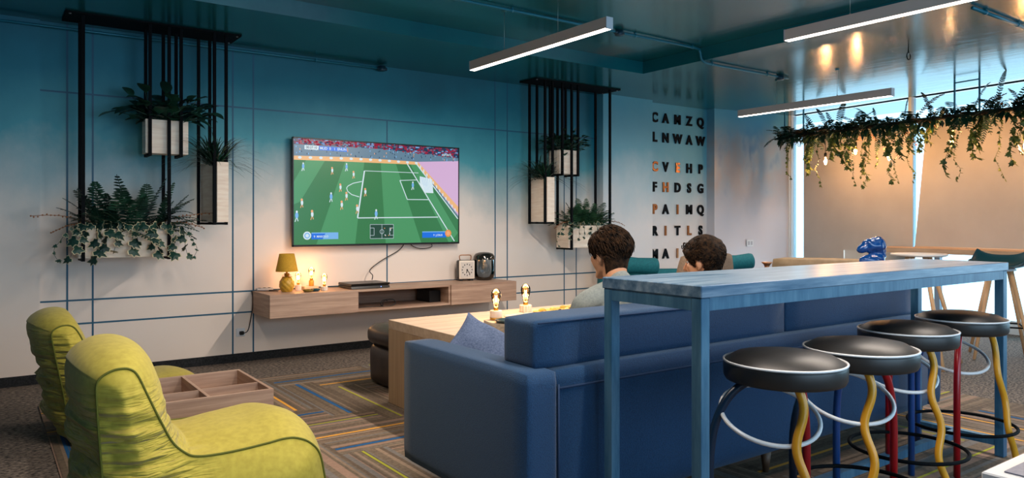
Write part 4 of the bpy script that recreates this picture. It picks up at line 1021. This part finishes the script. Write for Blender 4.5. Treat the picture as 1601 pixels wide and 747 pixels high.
def person(x, y, zseat, rz, shirt, pants, label, curly, seed, head_turn=0, tilt=0, lean=0):
    rnd = random.Random(seed); t = thing('person', label, 'person', (x, y, 0), 'men on the blue sofa')
    M = Tm(x, y, zseat, rz)
    hz = .655; HC = Vector((0, .045+lean, hz))                        # head centre
    HM = Matrix.Translation(HC) @ Matrix.Rotation(head_turn, 4, 'Z') @ Matrix.Rotation(tilt, 4, 'X')
    def h(p): return HM @ Vector(p)
    b = MB()
    # head
    b.ell((0,0,0), (.0735,.092,.088), M=HM @ Matrix.Translation((0,-.012,.028)), n=24, m=16)
    b.ell((0,0,0), (.062,.070,.082), M=HM @ Matrix.Translation((0,.022,-.030)), n=24, m=16)
    capsule(b, h((-.040,.012,-.065)), .020, h((-.012,.070,-.098)), .018); capsule(b, h((.040,.012,-.065)), .020, h((.012,.070,-.098)), .018)
    capsule(b, h((0,.078,-.098)), .017, h((0,.066,-.088)), .024)
    capsule(b, h((0,.083,.012)), .009, h((0,.107,-.030)), .0125); b.ell((0,0,0), (.018,.012,.009), M=HM @ Matrix.Translation((0,.098,-.036)), n=10, m=8)
    capsule(b, h((-.038,.074,.022)), .010, h((.038,.074,.022)), .010)
    capsule(b, h((-.018,.083,-.062)), .006, h((.018,.083,-.062)), .006); capsule(b, h((-.015,.083,-.071)), .0065, h((.015,.083,-.071)), .0065)
    for s_ in (-1, 1):
        b.ell((0,0,0), (.007,.017,.027), M=HM @ Matrix.Translation((s_*.076,-.004,-.012)) @ Matrix.Rotation(s_*-.35, 4, 'Z') @ Matrix.Rotation(-.2, 4, 'X'), n=12, m=10)
        b.ell((0,0,0), (.008,.011,.012), M=HM @ Matrix.Translation((s_*.072,.002,-.034)), n=8, m=6)
        capsule(b, h((s_*.045,.058,-.018)), .020, h((s_*.04,.05,-.05)), .018)
    # neck, trunk
    sh = Vector((0, lean, 0))
    capsule(b, h((0,-.022,-.03)), .056, Vector((0,-.012,.50))+sh, .058)
    capsule(b, Vector((0,-.012,.48))+sh, .075, Vector((0,-.02,.35))+sh, .105)
    for s_ in (-1, 1):
        capsule(b, Vector((s_*.05,-.015,.475))+sh, .05, Vector((s_*.165,-.015,.435))+sh, .052)
        capsule(b, Vector((s_*.07,-.015,.36))+sh, .095, Vector((s_*.075,0,.12)), .10)
        capsule(b, Vector((s_*.08,0,.10)), .095, Vector((s_*.12,.43,.11)), .062)       # thigh
        capsule(b, Vector((s_*.12,.43,.11)), .058, Vector((s_*.12,.46,-zseat+.10)), .038)
        capsule(b, Vector((s_*.12,.44,-zseat+.045)), .036, Vector((s_*.13,.60,-zseat+.035)), .027)
        el = Vector((s_*.235,.035,.235))+sh*.5; wr = Vector((s_*.085,.27,.235))
        capsule(b, Vector((s_*.185,-.015,.425))+sh, .050, el, .038); capsule(b, el, .036, wr, .024)
        hand = Vector((s_*.060,.325,.240)); capsule(b, wr, .024, hand, .028)
        for k in range(4):
            a0 = hand+Vector((s_*.012,.012,.020-.016*k)); a1 = a0+Vector((-s_*.008,.036-.003*abs(k-1),.0)); a2 = a1+Vector((-s_*.026,.006,0))
            capsule(b, a0, .0085, a1, .008); capsule(b, a1, .008, a2, .007)
        capsule(b, hand+Vector((s_*.0,-.012,.022)), .010, hand+Vector((-s_*.018,.014,.040)), .0085); capsule(b, hand+Vector((-s_*.018,.014,.040)), .0085, hand+Vector((-s_*.034,.030,.040)), .0075)
    remeshed(b, 'body', M_skin, t, .0062, 3, M)
    # eyes
    e = MB()
    for s_ in (-1, 1):
        e.ell((0,0,0), (.0115,.0115,.0115), 0, M @ HM @ Matrix.Translation((s_*.031,.0690,.004))); e.ell((0,0,0), (.0060,.003,.0062), 1, M @ HM @ Matrix.Translation((s_*.031,.0795,.004)))
    e.build('eyes', [mat('eye_white', (226,220,214), .2), mat('iris', (40,26,18), .2)], t)
    # shirt
    s = MB()
    capsule(s, Vector((0,-.014,.475))+sh, .075, Vector((0,-.02,.33))+sh, .125)
    for q in (-1, 1):
        capsule(s, Vector((q*.045,-.016,.478))+sh, .060, Vector((q*.170,-.015,.432))+sh, .066)
        capsule(s, Vector((q*.075,-.015,.36))+sh, .112, Vector((q*.085,0,.09)), .118)
        el = Vector((q*.238,.035,.235))+sh*.5; capsule(s, Vector((q*.188,-.015,.420))+sh, .064, el, .055)
        capsule(s, el, .053, el.lerp(Vector((q*.085,.27,.235)), .75), .041)
    capsule(s, Vector((0,-.03,.505))+sh, .062, Vector((0,-.025,.525))+sh, .060)
    for v in range(len(s.v)):
        pass
    o = remeshed(s, 'shirt', shirt, t, .008, 3, M)
    for v in o.data.vertices:
        c = v.co; nz = noise.noise(Vector((c.x*9, c.y*9, c.z*16+seed)))*.006+noise.noise(Vector((c.x*22, c.y*18, c.z*26)))*.003
        v.co = c+v.normal*nz
    s = MB()
    for q in (-1, 1):
        capsule(s, Vector((q*.07,-.01,.10)), .110, Vector((q*.12,.43,.11)), .074); capsule(s, Vector((q*.12,.43,.11)), .071, Vector((q*.12,.458,-zseat+.115)), .056)
    capsule(s, Vector((-.06,-.01,.10)), .115, Vector((.06,-.01,.10)), .115)
    remeshed(s, 'trousers', pants, t, .009, 2, M)
    s = MB()
    for q in (-1, 1): capsule(s, Vector((q*.12,.435,-zseat+.052)), .043, Vector((q*.132,.615,-zseat+.043)), .036)
    remeshed(s, 'shoes', M_blackp, t, .008, 2, M)
    # hair: cap plus many locks
    hb = MB(); top = .015 if not curly else .024
    def inhair(p):          # p on the unit head, local coordinates
        z0 = -.128 if p.y < -.045 else (-.128+(p.y+.045)*1.9 if p.y < .0 else (-.03+p.y*.2 if p.y < .045 else .012+(p.y-.045)*1.5))
        if abs(p.x) > .05 and -.022 < p.y < .02: z0 = max(z0, .012)
        return p.z > z0
    def low(p):             # hair runs down the nape, narrowing with the neck
        if p.z > .0: return p
        k = min(1, -p.z/.06); r_ = Vector((p.x, p.y+.012)); q = max(r_.length, 1e-4); want = .088-.022*k if p.y < -.02 else q
        r_ = r_.normalized()*max(q, min(want, .0735+.015*(1 if p.y < -.03 else 0)))*(.98); 
        return Vector((r_.x*(1-.20*k), (r_.y*(1-.16*k))-.012, p.z*2.15))
    R3 = Vector((.0735,.092,.088)); C3_ = Vector((0,-.012,.028))
    vs = []; fs = []; n, m_ = 64, 40; keep = {}
    for i in range(m_+1):
        th = PI*i/m_
        for k in range(n):
            a = 2*PI*k/n; dn = Vector((math.sin(th)*math.cos(a), math.sin(th)*math.sin(a), math.cos(th)))
            p = Vector((dn.x*R3.x, dn.y*R3.y, dn.z*R3.z))+C3_
            p = low(p)
            ok = inhair(p); up = max(0, min(1, (p.z+.03)/.09)); off = (.004+top*up)+(.007*noise.noise(p*34+Vector((seed,0,0)))*(.3+up))
            if not ok: off = -.012
            vs.append(p+dn*off)
    for i in range(m_):
        for k in range(n): k2 = (k+1) % n; fs.append((i*n+k, (i+1)*n+k, (i+1)*n+k2, i*n+k2))
    hb.add(vs, fs, 0, True, M @ HM)
    for q in range(1000 if curly else 1700):
        th = math.acos(rnd.uniform(-.75, 1)); a = rnd.uniform(0, 2*PI); dn = Vector((math.sin(th)*math.cos(a), math.sin(th)*math.sin(a), math.cos(th)))
        p = low(Vector((dn.x*R3.x, dn.y*R3.y, dn.z*R3.z))+C3_)
        if not inhair(p+Vector((0, .006, -.006))): continue
        up = max(0, min(1, (p.z+.03)/.09)); p0 = p+dn*(.001+top*.75*up)
        if curly:
            ax = dn; u = dn.orthogonal().normalized(); u = Matrix.Rotation(rnd.uniform(0, 2*PI), 3, dn) @ u; w_ = dn.cross(u); r = rnd.uniform(.008, .015)*(.4+.6*up)
            pts = [p0+u*r*math.cos(f)+w_*r*math.sin(f)+dn*(.003+.004*math.sin(f*.5)) for f in [x_*.55 for x_ in range(9)]]
            hb.tube(pts, 0.0036, 5, 0, M=M @ HM, r2=.0014)
        else:
            fl = Vector((0.25, -.6, -.9)); fl = (fl-dn*fl.dot(dn)).normalized(); fl = Matrix.Rotation(rnd.uniform(-.5, .5), 3, dn) @ fl; L = rnd.uniform(.025, .055)*(.4+.6*up)
            pts = [p0, p0+fl*L*.4+dn*(.001+.007*up), p0+fl*L*.8+dn*(.001+.005*up), p0+fl*L*1.15-dn*.002]
            hb.tube(spline(pts, 3), .0040, 5, 0, M=M @ HM, r2=.0008)
    if curly:
        for q in range(26):   # curls falling over the forehead
            a = rnd.uniform(-.045, .045); p0 = Vector((a, .082+rnd.uniform(-.01,.006), .085+rnd.uniform(-.015,.02))); r = rnd.uniform(.008, .013); ph = rnd.uniform(0, 6)
            hb.tube([p0+Vector((r*math.cos(ph+f*.6), .006*math.sin(f*.4), r*math.sin(ph+f*.6))) for f in range(9)], .0032, 5, 0, M=M @ HM, r2=.0012)
    hb.build('hair', M_hair, t)
    for s_ in (-1, 1):
        pass
    bm_ = MB()
    for s_ in (-1, 1): bm_.tube([h((s_*.016,.0885,.027)), h((s_*.032,.086,.031)), h((s_*.048,.074,.025))], .0032, 6, 0, M=M, r2=.0015)
    bm_.build('eyebrows', M_hair, t)
    return t
M_shirtg = noisy('grey_green_shirt', (116,124,122), (132,138,134), 120, .85); M_shirtn = noisy('tan_shirt', (150,128,108), (166,142,120), 120, .85)
M_pants = noisy('dark_trousers', (40,44,54), (54,58,68), 90, .9)
person(2.44, 2.56, .388, -.10, M_shirtg, M_pants, 'seated man in a light grey shirt with wavy brown hair, turned to the television', False, 21, .14, -.10)
person(3.14, 2.57, .330, .10, M_shirtn, M_pants, 'seated man with dark curly hair, only his head showing above the bar', True, 33, .22, -.12)
def pad(x, y, z, rz, label):
    M = Tm(x, y, z, rz); s = MB(); capsule(s, (-.05,0,0), .020, (.05,0,0), .020); capsule(s, (-.055,.0,0), .022, (-.07,-.045,-.012), .015); capsule(s, (.055,.0,0), .022, (.07,-.045,-.012), .015)
    o = remeshed(s, 'game_controller', M_blackp, None, .004, 2, M); tag(o, label, 'game controller', 'game controllers in the men\'s hands')
pad(2.44+.035, 2.56+.335, .388+.245, -.10, 'black game controller held by the man in the grey shirt')
pad(3.14-.035, 2.57+.335, .330+.245, .10, 'black game controller held by the curly-haired man')

# ---------------------------------------------------------------- hanging garland
GK = 1.158; GA = Vector((8.60, 5.869, 2.30)); GD = Vector((-.14, -.9902, 0)).normalized(); GX = Vector((-GD.y, GD.x, 0))
def gp(s, z=0, o=0): return GA+(GD*s+GX*o+Vector((0, 0, z)))*GK
gl = thing('hanging_garland', 'long pole of fern and ivy hanging from the ceiling before the windows', 'garland', tuple(gp(1.8)))
mb = MB(); mb.tube([gp(-.05), gp(1.2, .005), gp(2.4), gp(3.9)], .022, 12); mb.build('pole', noisy('bark_pole', (26,24,18), (60,46,30), 20, .9), gl)
for s_ in (.05, .31, 1.99, 2.21, 3.6):
    MB().bar(gp(s_, .01), gp(s_, (CZ-2.301)/GK), .02, .012).build('hanger', M_conduit, gl)
mb = MB(); mb.bar(gp(1.99, .30), gp(2.21, .30), .012, .012); mb.build('hanger_crossbar', M_conduit, gl)
rnd = random.Random(77); mb = MB()
for k in range(360):
    s_ = rnd.uniform(-.08, 3.85); a = rnd.uniform(-.6, PI+.6); d = GX*math.cos(a)+Vector((0,0,1))*math.sin(a)*.8+GD*rnd.uniform(-1, 1)
    frond(mb, gp(s_, .0), d, rnd.uniform(.14, .34), rnd.uniform(.3, .8), .052, 0 if rnd.random() < .85 else 1, 11, .25, rnd)
for s_, u, L in ((.62,-.4,.42),(.75,.3,.44),(1.18,-.8,.40),(1.50,.1,.34),(1.62,.9,.46),(1.78,-.2,.38),(2.15,.4,.42),(2.35,.2,.5),(2.5,.9,.5)):
    frond(mb, gp(s_, .02), GD*u+Vector((0,0,1.1))+GX*rnd.uniform(-.3,.3), L, .45, .05, 0, 18, .2, rnd)
for s_ in (2.28, 1.25, .45): frond(mb, gp(s_, 0), GD*-.2+Vector((0,0,-1)), .30, .1, .05, 0, 14, 0, rnd)
for k in range(720):
    s_ = rnd.uniform(-.08, 3.85); a = rnd.uniform(0, 2*PI); d = GX*math.cos(a)+Vector((0,0,1))*math.sin(a)
    leaf(mb, gp(s_)+d*.025, d+GD*rnd.uniform(-.8,.8), (0,0,1), rnd.uniform(.06, .12), .045, 0, .2, .3, seg=2)
mb.build('fern_greenery', [M_leafd, M_brownleaf], gl)
vines = [(.06,.30,0),(.12,.47,0),(.34,.43,1),(.40,.40,1),(.53,.58,0),(.67,.30,1),(.76,.26,1),(.83,.41,1),(.90,.38,1),(.97,.58,0),(1.03,.50,0),(1.09,.59,1),(1.19,.41,0),(1.27,.30,1),(1.35,.57,1),(1.43,.57,0),(1.50,.36,1),(1.55,.58,0),(1.61,.30,1),(1.68,.28,1),(1.74,.23,1),(1.93,.54,1),(2.03,.59,0),(2.15,.40,1),(2.20,.34,1),(2.36,.60,0),(2.50,.46,1),(2.56,.38,1),(2.8,.5,1),(3.1,.4,0),(3.4,.5,1)]
for s_, L, big in vines:
    mb = MB(); ox = rnd.uniform(-.05, .05); n = 6; pts = [gp(s_+rnd.uniform(-.02,.02)*i*.4+(.02*math.sin(i*1.3)), -L*i/n, ox+rnd.uniform(-.012,.012)) for i in range(n+1)]
    if big:
        vine(mb, pts, .066, .012, 0, None, rnd)
        vine(mb, [p+GD*.03+GX*.015 for p in pts[:5]], .058, .02, 0, None, rnd)
    else: vine(mb, pts, .034, .012, 0, None, rnd)
    mb.build('ivy_vine', M_leafg, gl)
for k, (s_, z) in enumerate(((.55,1.83),(.92,1.91),(1.30,1.82),(1.93,1.92),(2.55,1.82),(3.2,1.86))):
    nm = ['nearest the corner', 'second from the corner', 'third from the corner, over the counter end', 'beside the gap between the blinds', 'at the right edge of the photo', 'beyond the right edge of the photo'][k]
    p = gp(s_, z-2.15+.03, .06); t = thing('pendant_bulb', 'glowing filament bulb hanging in the garland, '+nm, 'pendant lamp', tuple(p), 'filament bulbs hanging from the garland')
    mb = MB(); mb.tube([gp(s_, 0, .03), gp(s_, -.02, .06), p+Vector((0,0,.09))], .003, 6); mb.build('cord', M_blackp, t)
    mb = MB(); mb.lathe([(.015,.04),(.017,.045),(.017,.085),(.008,.095)], 16, M=Matrix.Translation(p)); mb.build('socket', M_blackp, t)
    P = [(.001,-.06),(.010,-.056),(.020,-.045),(.026,-.025),(.025,-.008),(.018,.018),(.013,.042)]
    mb = MB(); mb.lathe(P, 20, M=Matrix.Translation(p)); mb.build('glass_bulb', M_amber, t)
    mb = MB(); mb.ell(p+Vector((0,0,-.012)), (.010,.010,.026), n=10, m=8); mb.build('filament', M_fil, t)
    l = bpy.data.lights.new('bulb_light', 'POINT'); l.energy = 18; l.color = (1, .64, .36); l.shadow_soft_size = .03
    o = bpy.data.objects.new('bulb_light', l); COL.objects.link(o); o.parent = t; o.location = (0, 0, -.01)

# ---------------------------------------------------------------- far furniture
# window counter
cn = thing('window_counter', 'long pale wooden counter running along the windows', 'counter', (*ww(3.5, .35), 0))
mb = MB(); wbox(mb, 1.62, 6.5, .10, .52, .845, .900); mb.build('counter_top', woodmat('counter_oak', (176,142,114), (200,168,138), (6,.6,6)), cn)
for s_ in (2.35, 4.2, 6.3):
    mb = MB(); wbox(mb, s_, s_+.06, .40, .45, .0, .845); mb.build('leg', mat('post_grey', (130,150,172), .4), cn)
def woodlegs(mb_parent, cx, cy, zt, r0, r1, n, a0, m):
    for k in range(n):
        a = a0+2*PI*k/n; mb = MB(); mb.tube([(cx+r0*math.cos(a), cy+r0*math.sin(a), zt), (cx+r1*math.cos(a), cy+r1*math.sin(a), .004)], .019, 10, r2=.013); mb.build('leg', m, mb_parent)
M_beech = noisy('beech_leg', (196,150,108), (212,170,126), 8, .5, sc3=(4,4,.5))
rt = thing('round_high_table', 'small round white high table beyond the far end of the bar', 'table', (6.43, 3.07, 0))
mb = MB(); mb.lathe([(.19,.905),(.214,.912),(.216,.924),(.21,.93),(.002,.931)], 48, M=Tm(6.43,3.07,0)); mb.build('table_top', mat('white_top', (226,214,204), .35), rt)
woodlegs(rt, 6.43, 3.07, .905, .09, .36, 4, -.62, M_beech)
M_tealsh = mat('teal_shell', (10,60,68), .4)
def hstool(cx, cy, rz, label):
    t = thing('high_chair', label, 'stool', (cx, cy, 0), 'teal shell high stools at the window counter'); M = Tm(cx, cy, 0, rz)
    mb = MB(); N = 14; vs = []; fs = []
    for lay in (0, 1):
        for i in range(N+1):
            for j in range(N+1):
                u = -1+2*i/N; v = -1+2*j/N; k = 1-.16*abs(v)**3; z = .80+.055*abs(u)**3+(.20*max(0, v-.35)**1.6 if v > .35 else .02*max(0,-v)**2)
                vs.append((u*.235*k, v*.205, z+(-.016 if lay else 0)))
    for lay in (0, 1):
        o_ = lay*(N+1)**2
        for i in range(N):
            for j in range(N): a = o_+i*(N+1)+j; f = (a, a+N+1, a+N+2, a+1); fs.append(f if not lay else f[::-1])
    rim = [i*(N+1) for i in range(N+1)]+[N*(N+1)+j for j in range(1, N+1)]+[i*(N+1)+N for i in range(N-1, -1, -1)]+[j for j in range(N-1, 0, -1)]
    q = (N+1)**2
    for a, b in zip(rim, rim[1:]+rim[:1]): fs.append((a, b, b+q, a+q))
    mb.add(vs, fs, 0, True, M); mb.build('seat_shell', M_tealsh, t)
    mb = MB(); mb.lathe([(.10,.765),(.12,.77),(.12,.784),(.10,.79)], 24, M=M); mb.build('seat_frame', M_white, t)
    woodlegs(t, cx, cy, .775, .10, .30, 4, rz+PI/4+.2, M_beech)
    mb = MB(); 
    for k in range(4):
        a = rz+PI/4+.2+PI/2*k; b = a+PI/2; r = .225; mb.tube([(cx+r*math.cos(a), cy+r*math.sin(a), .29), (cx+r*math.cos(b), cy+r*math.sin(b), .29)], .007, 8)
    mb.build('footrest', M_black, t)
hstool(7.28, 2.78, -1.3, 'teal high stool at the window counter, left one at the right frame edge')
hstool(8.00, 2.35, -1.3, 'teal high stool cut by the right frame edge, its wooden leg on the grey carpet')
# tan sofa by the counter
M_tan = noisy('tan_leather', (150,126,96), (168,142,110), 12, .55)
def local_soft(name, m, parent, box, r, M, **k): return soft(name, m, parent, *box, r, M=M, **k)
ts = thing('tan_sofa', 'tan sofa with its low back showing above the bar near the windows', 'sofa', (7.1, 4.1, 0)); M = Tm(6.85, 4.12, 0, -PI/2+.30-PI)
for nm, bx_ in (('back', (-.52,.52,.0,.20,.12,.83)), ('seat', (-.40,.40,-.62,.02,.12,.44)), ('arm', (-.55,-.40,-.62,.02,.12,.62)), ('arm', (.40,.55,-.62,.02,.12,.62))):
    local_soft(nm, M_tan, ts, bx_, .035, M, puff=.01)
mb = MB(); mb.tube([(-.49,.012,.815),(.49,.012,.815)], .005, 6, M=M); mb.build('seam', mat('tan_seam', (84,70,50), .7), ts)
for a in (-.45, .45):
    for b in (.10, -.55): mb = MB(); mb.lathe([(.014,.002),(.022,.13)], 12, M=M @ Matrix.Translation((a,b,0))); mb.build('leg', M_wleg, ts)
# brown armchair
M_brn = noisy('brown_upholstery', (112,94,78), (130,110,92), 90, .85, bump=.2)
ac = thing('brown_armchair', 'brown upholstered armchair behind the curly-haired man', 'armchair', (4.99, 4.2, 0)); M = Tm(5.0, 4.2, 0, -.45)
mb = MB(); N = 22; vs = []; fs = []
for lay in (0, 1):
    for i in range(N+1):
        for j in range(13):
            u = -1+2*i/N; v = j/12; w_ = .30-.0*(1-v); cv = .16*abs(u)**2.5
            x_ = u*(w_-.05*v)*(1-.08*v**5); z = .36+v*(.58-.035*abs(u)**4); y_ = -.16-.12*v+cv+(.075 if lay else 0)
            vs.append((x_*(1-(.16 if lay else 0)), y_, z-(.006*lay)))
for lay in (0, 1):
    o_ = lay*(N+1)*13
    for i in range(N):
        for j in range(12): a = o_+i*13+j; f = (a, a+13, a+14, a+1); fs.append(f if not lay else f[::-1])
rim = [i*13 for i in range(N+1)]+[N*13+j for j in range(1, 13)]+[i*13+12 for i in range(N-1, -1, -1)]+[j for j in range(11, 0, -1)]
q = (N+1)*13
for a, b in zip(rim, rim[1:]+rim[:1]): fs.append((b, a, a+q, b+q))
mb.add(vs, fs, 0, True, M); mb.build('backrest', M_brn, ac)
local_soft('seat', M_brn, ac, (-.27,.27,-.20,.38,.26,.42), .04, M, puff=.015)
for s_ in (-1, 1): local_soft('armrest', M_brn, ac, (s_*.30-.04, s_*.30+.04, -.15, .34, .26, .60), .03, M, puff=.006)
for a in (-.24,.24):
    for b in (-.14,.32): mb = MB(); mb.lathe([(.011,.008),(.018,.265)], 12, M=M @ Matrix.Translation((a,b,0))); mb.build('leg', M_wleg, ac)
# teal sofa with bolsters
M_tealf = noisy('teal_upholstery', (8,92,104), (16,108,118), 60, .8, bump=.2)
tl = thing('teal_sofa', 'low teal sofa against the lettered wall, mostly hidden by the bar', 'sofa', (5.95, 5.3, 0)); M = Tm(5.98, 5.20, 0, -.55)
for nm, bx_ in (('seat', (-.86,.86,-.42,.30,.12,.44)), ('back', (-.86,.86,.28,.48,.12,.675))): local_soft(nm, M_tealf, tl, bx_, .035, M, puff=.01)
for a in (-.62,.62):
    for b in (-.35,.40): mb = MB(); mb.lathe([(.014,.002),(.02,.13)], 12, M=M @ Matrix.Translation((a,b,0))); mb.build('leg', M_wleg, tl)
def bolster(cx, cy, cz, L, r, rz, ry, label):
    mb = MB(); pr = [(.004,-L/2-.006),(r*.8,-L/2-.004),(r*.97,-L/2),(r,-L/2+.02),(r*.86,0),(r*.93,L/2-.03),(r*.86,L/2),(r*.6,L/2+.012),(.004,L/2+.014)]
    mb.lathe(pr, 32, M=Tm(cx, cy, cz, rz) @ Matrix.Rotation(PI/2+ry, 4, 'Y')); tag(mb.build('bolster_cushion', M_tealf), label, 'cushion', 'teal bolsters on the teal sofa')
bolster(5.48, 5.42, .745, .40, .095, -.55, .05, 'teal bolster cushion left of the brown armchair')
bolster(6.50, 4.98, .765, .34, .09, -.55, -.10, 'teal bolster cushion right of the brown armchair')
# small plant stand with copper bowl
ps = thing('pedestal_table', 'slim dark pedestal under the little copper bowl, hidden by the bar', 'table', (5.28, 3.78, 0))
PX = (5.28, 3.74)
mb = MB(); mb.lathe([(.14,.008),(.14,.02),(.02,.035),(.018,.77),(.11,.785),(.12,.79),(.12,.80),(.002,.801)], 28, M=Tm(*PX, 0)); mb.build('pedestal', M_blackp, ps)
mb = MB(); mb.lathe([(.028,.801),(.034,.806),(.018,.822),(.026,.842),(.046,.862),(.042,.864),(.022,.846),(.002,.842)], 24, M=Tm(*PX, 0)); tag(mb.build('copper_bowl', mat('copper', (176,120,84), .3, .9)), 'small copper footed bowl beside the right teal bolster', 'bowl')
# blue glossy sculpture on its pedestal
M_gblue = mat('glossy_blue_ceramic', (8,62,128), .12, coat=.8)
SX_, SY_ = 5.88, 3.18
s = MB()
def sc_(u, d, z): return Vector((SX_, SY_, 0))+Vector((.8126,-.583,0))*u+Vector((.583,.8126,0))*d+Vector((0,0,z))
for a, ra, b, rb in (((-.085,0,.975),.034,(-.02,0,1.005),.058),((-.02,0,1.005),.058,(.045,0,1.01),.068),((.045,0,1.0),.06,(.075,0,.93),.040),((-.02,-.01,.975),.035,(.06,-.01,.985),.04),((.075,0,.95),.042,(.03,0,.87),.06),((.03,0,.87),.06,(-.05,0,.85),.055),((-.06,.0,.885),.035,(.05,-.01,.90),.05),((0,0,.86),.06,(0,0,.84),.07)):
    capsule(s, sc_(*a), ra, sc_(*b), rb)
o = remeshed(s, 'ceramic_sculpture', M_gblue, None, .007, 2)
for v in o.data.vertices:
    c = v.co; v.co = c+v.normal*(.0025*math.sin(c.z*110+c.x*60+5*noise.noise(c*12))+.004*noise.noise(c*26))
tag(o, 'glossy blue curled ceramic sculpture standing behind the bar', 'sculpture')
pd = thing('plinth', 'dark plinth carrying the blue sculpture, hidden behind the bar', 'plinth', (SX_, SY_, 0))
mb = MB(); mb.box(SX_-.13, SX_+.13, SY_-.13, SY_+.13, 0, .03, b=.004); mb.build('base', M_blackp, pd); mb = MB(); mb.box(SX_-.10, SX_+.10, SY_-.10, SY_+.10, .03, .782, b=.004); mb.build('column', M_blackp, pd)
# little hook hanging from the soffit
hk = MB(); hx = Vector((6.3, 3.05, 0)); p = []
for k in range(21): a = PI*.4+2*PI*k/20*.92; p.append((6.38+.03*math.cos(a), 3.13, 2.60+.03*math.sin(a)))
hk.tube(p, .004, 6); hk.tube([(6.38,3.13,2.63),(6.375,3.13,2.66),(6.38,3.13,2.69)], .004, 6); tag(hk.build('ceiling_hook', M_black), 'small dark ring hook hanging from the glossy ceiling', 'hook')
for _n in ('black_steel', 'dark_brown_hair', 'black_letter'): MATS[_n].node_tree.nodes['Principled BSDF'].inputs['Specular IOR Level'].default_value = .15

_t = NT(M_lime); _tc = _t.n('ShaderNodeTexCoord').outputs['Object']; _sp = _t.n('ShaderNodeSeparateXYZ'); _t.l(_tc, _sp.inputs[0])
_n = _t.noise(1.0, 3, vec=_tc, sc3=(3.2, 3.0, 24), rough=.5)
_r = _t.n('ShaderNodeMapRange'); _t.l(_sp.outputs[0], _r.inputs[0]); _r.inputs[1].default_value = .02; _r.inputs[2].default_value = -.14; _r.clamp = True
_z = _t.n('ShaderNodeMapRange'); _t.l(_sp.outputs[2], _z.inputs[0]); _z.inputs[1].default_value = .66; _z.inputs[2].default_value = .48; _z.clamp = True
_m = _t.n('ShaderNodeMath', operation='MULTIPLY'); _t.l(_r.outputs[0], _m.inputs[0]); _t.l(_z.outputs[0], _m.inputs[1])
_ab = _t.n('ShaderNodeMath', operation='SUBTRACT'); _t.l(_n, _ab.inputs[0]); _ab.inputs[1].default_value = .5
_a2 = _t.n('ShaderNodeMath', operation='ABSOLUTE'); _t.l(_ab.outputs[0], _a2.inputs[0])
_m2 = _t.n('ShaderNodeMath', operation='MULTIPLY'); _t.l(_a2.outputs[0], _m2.inputs[0]); _t.l(_m.outputs[0], _m2.inputs[1])
_b = _t.n('ShaderNodeBump'); _b.inputs['Strength'].default_value = .9; _b.inputs['Distance'].default_value = .11; _t.l(_m2.outputs[0], _b.inputs['Height']); _t.l(_b.outputs[0], _t.b.inputs['Normal'])
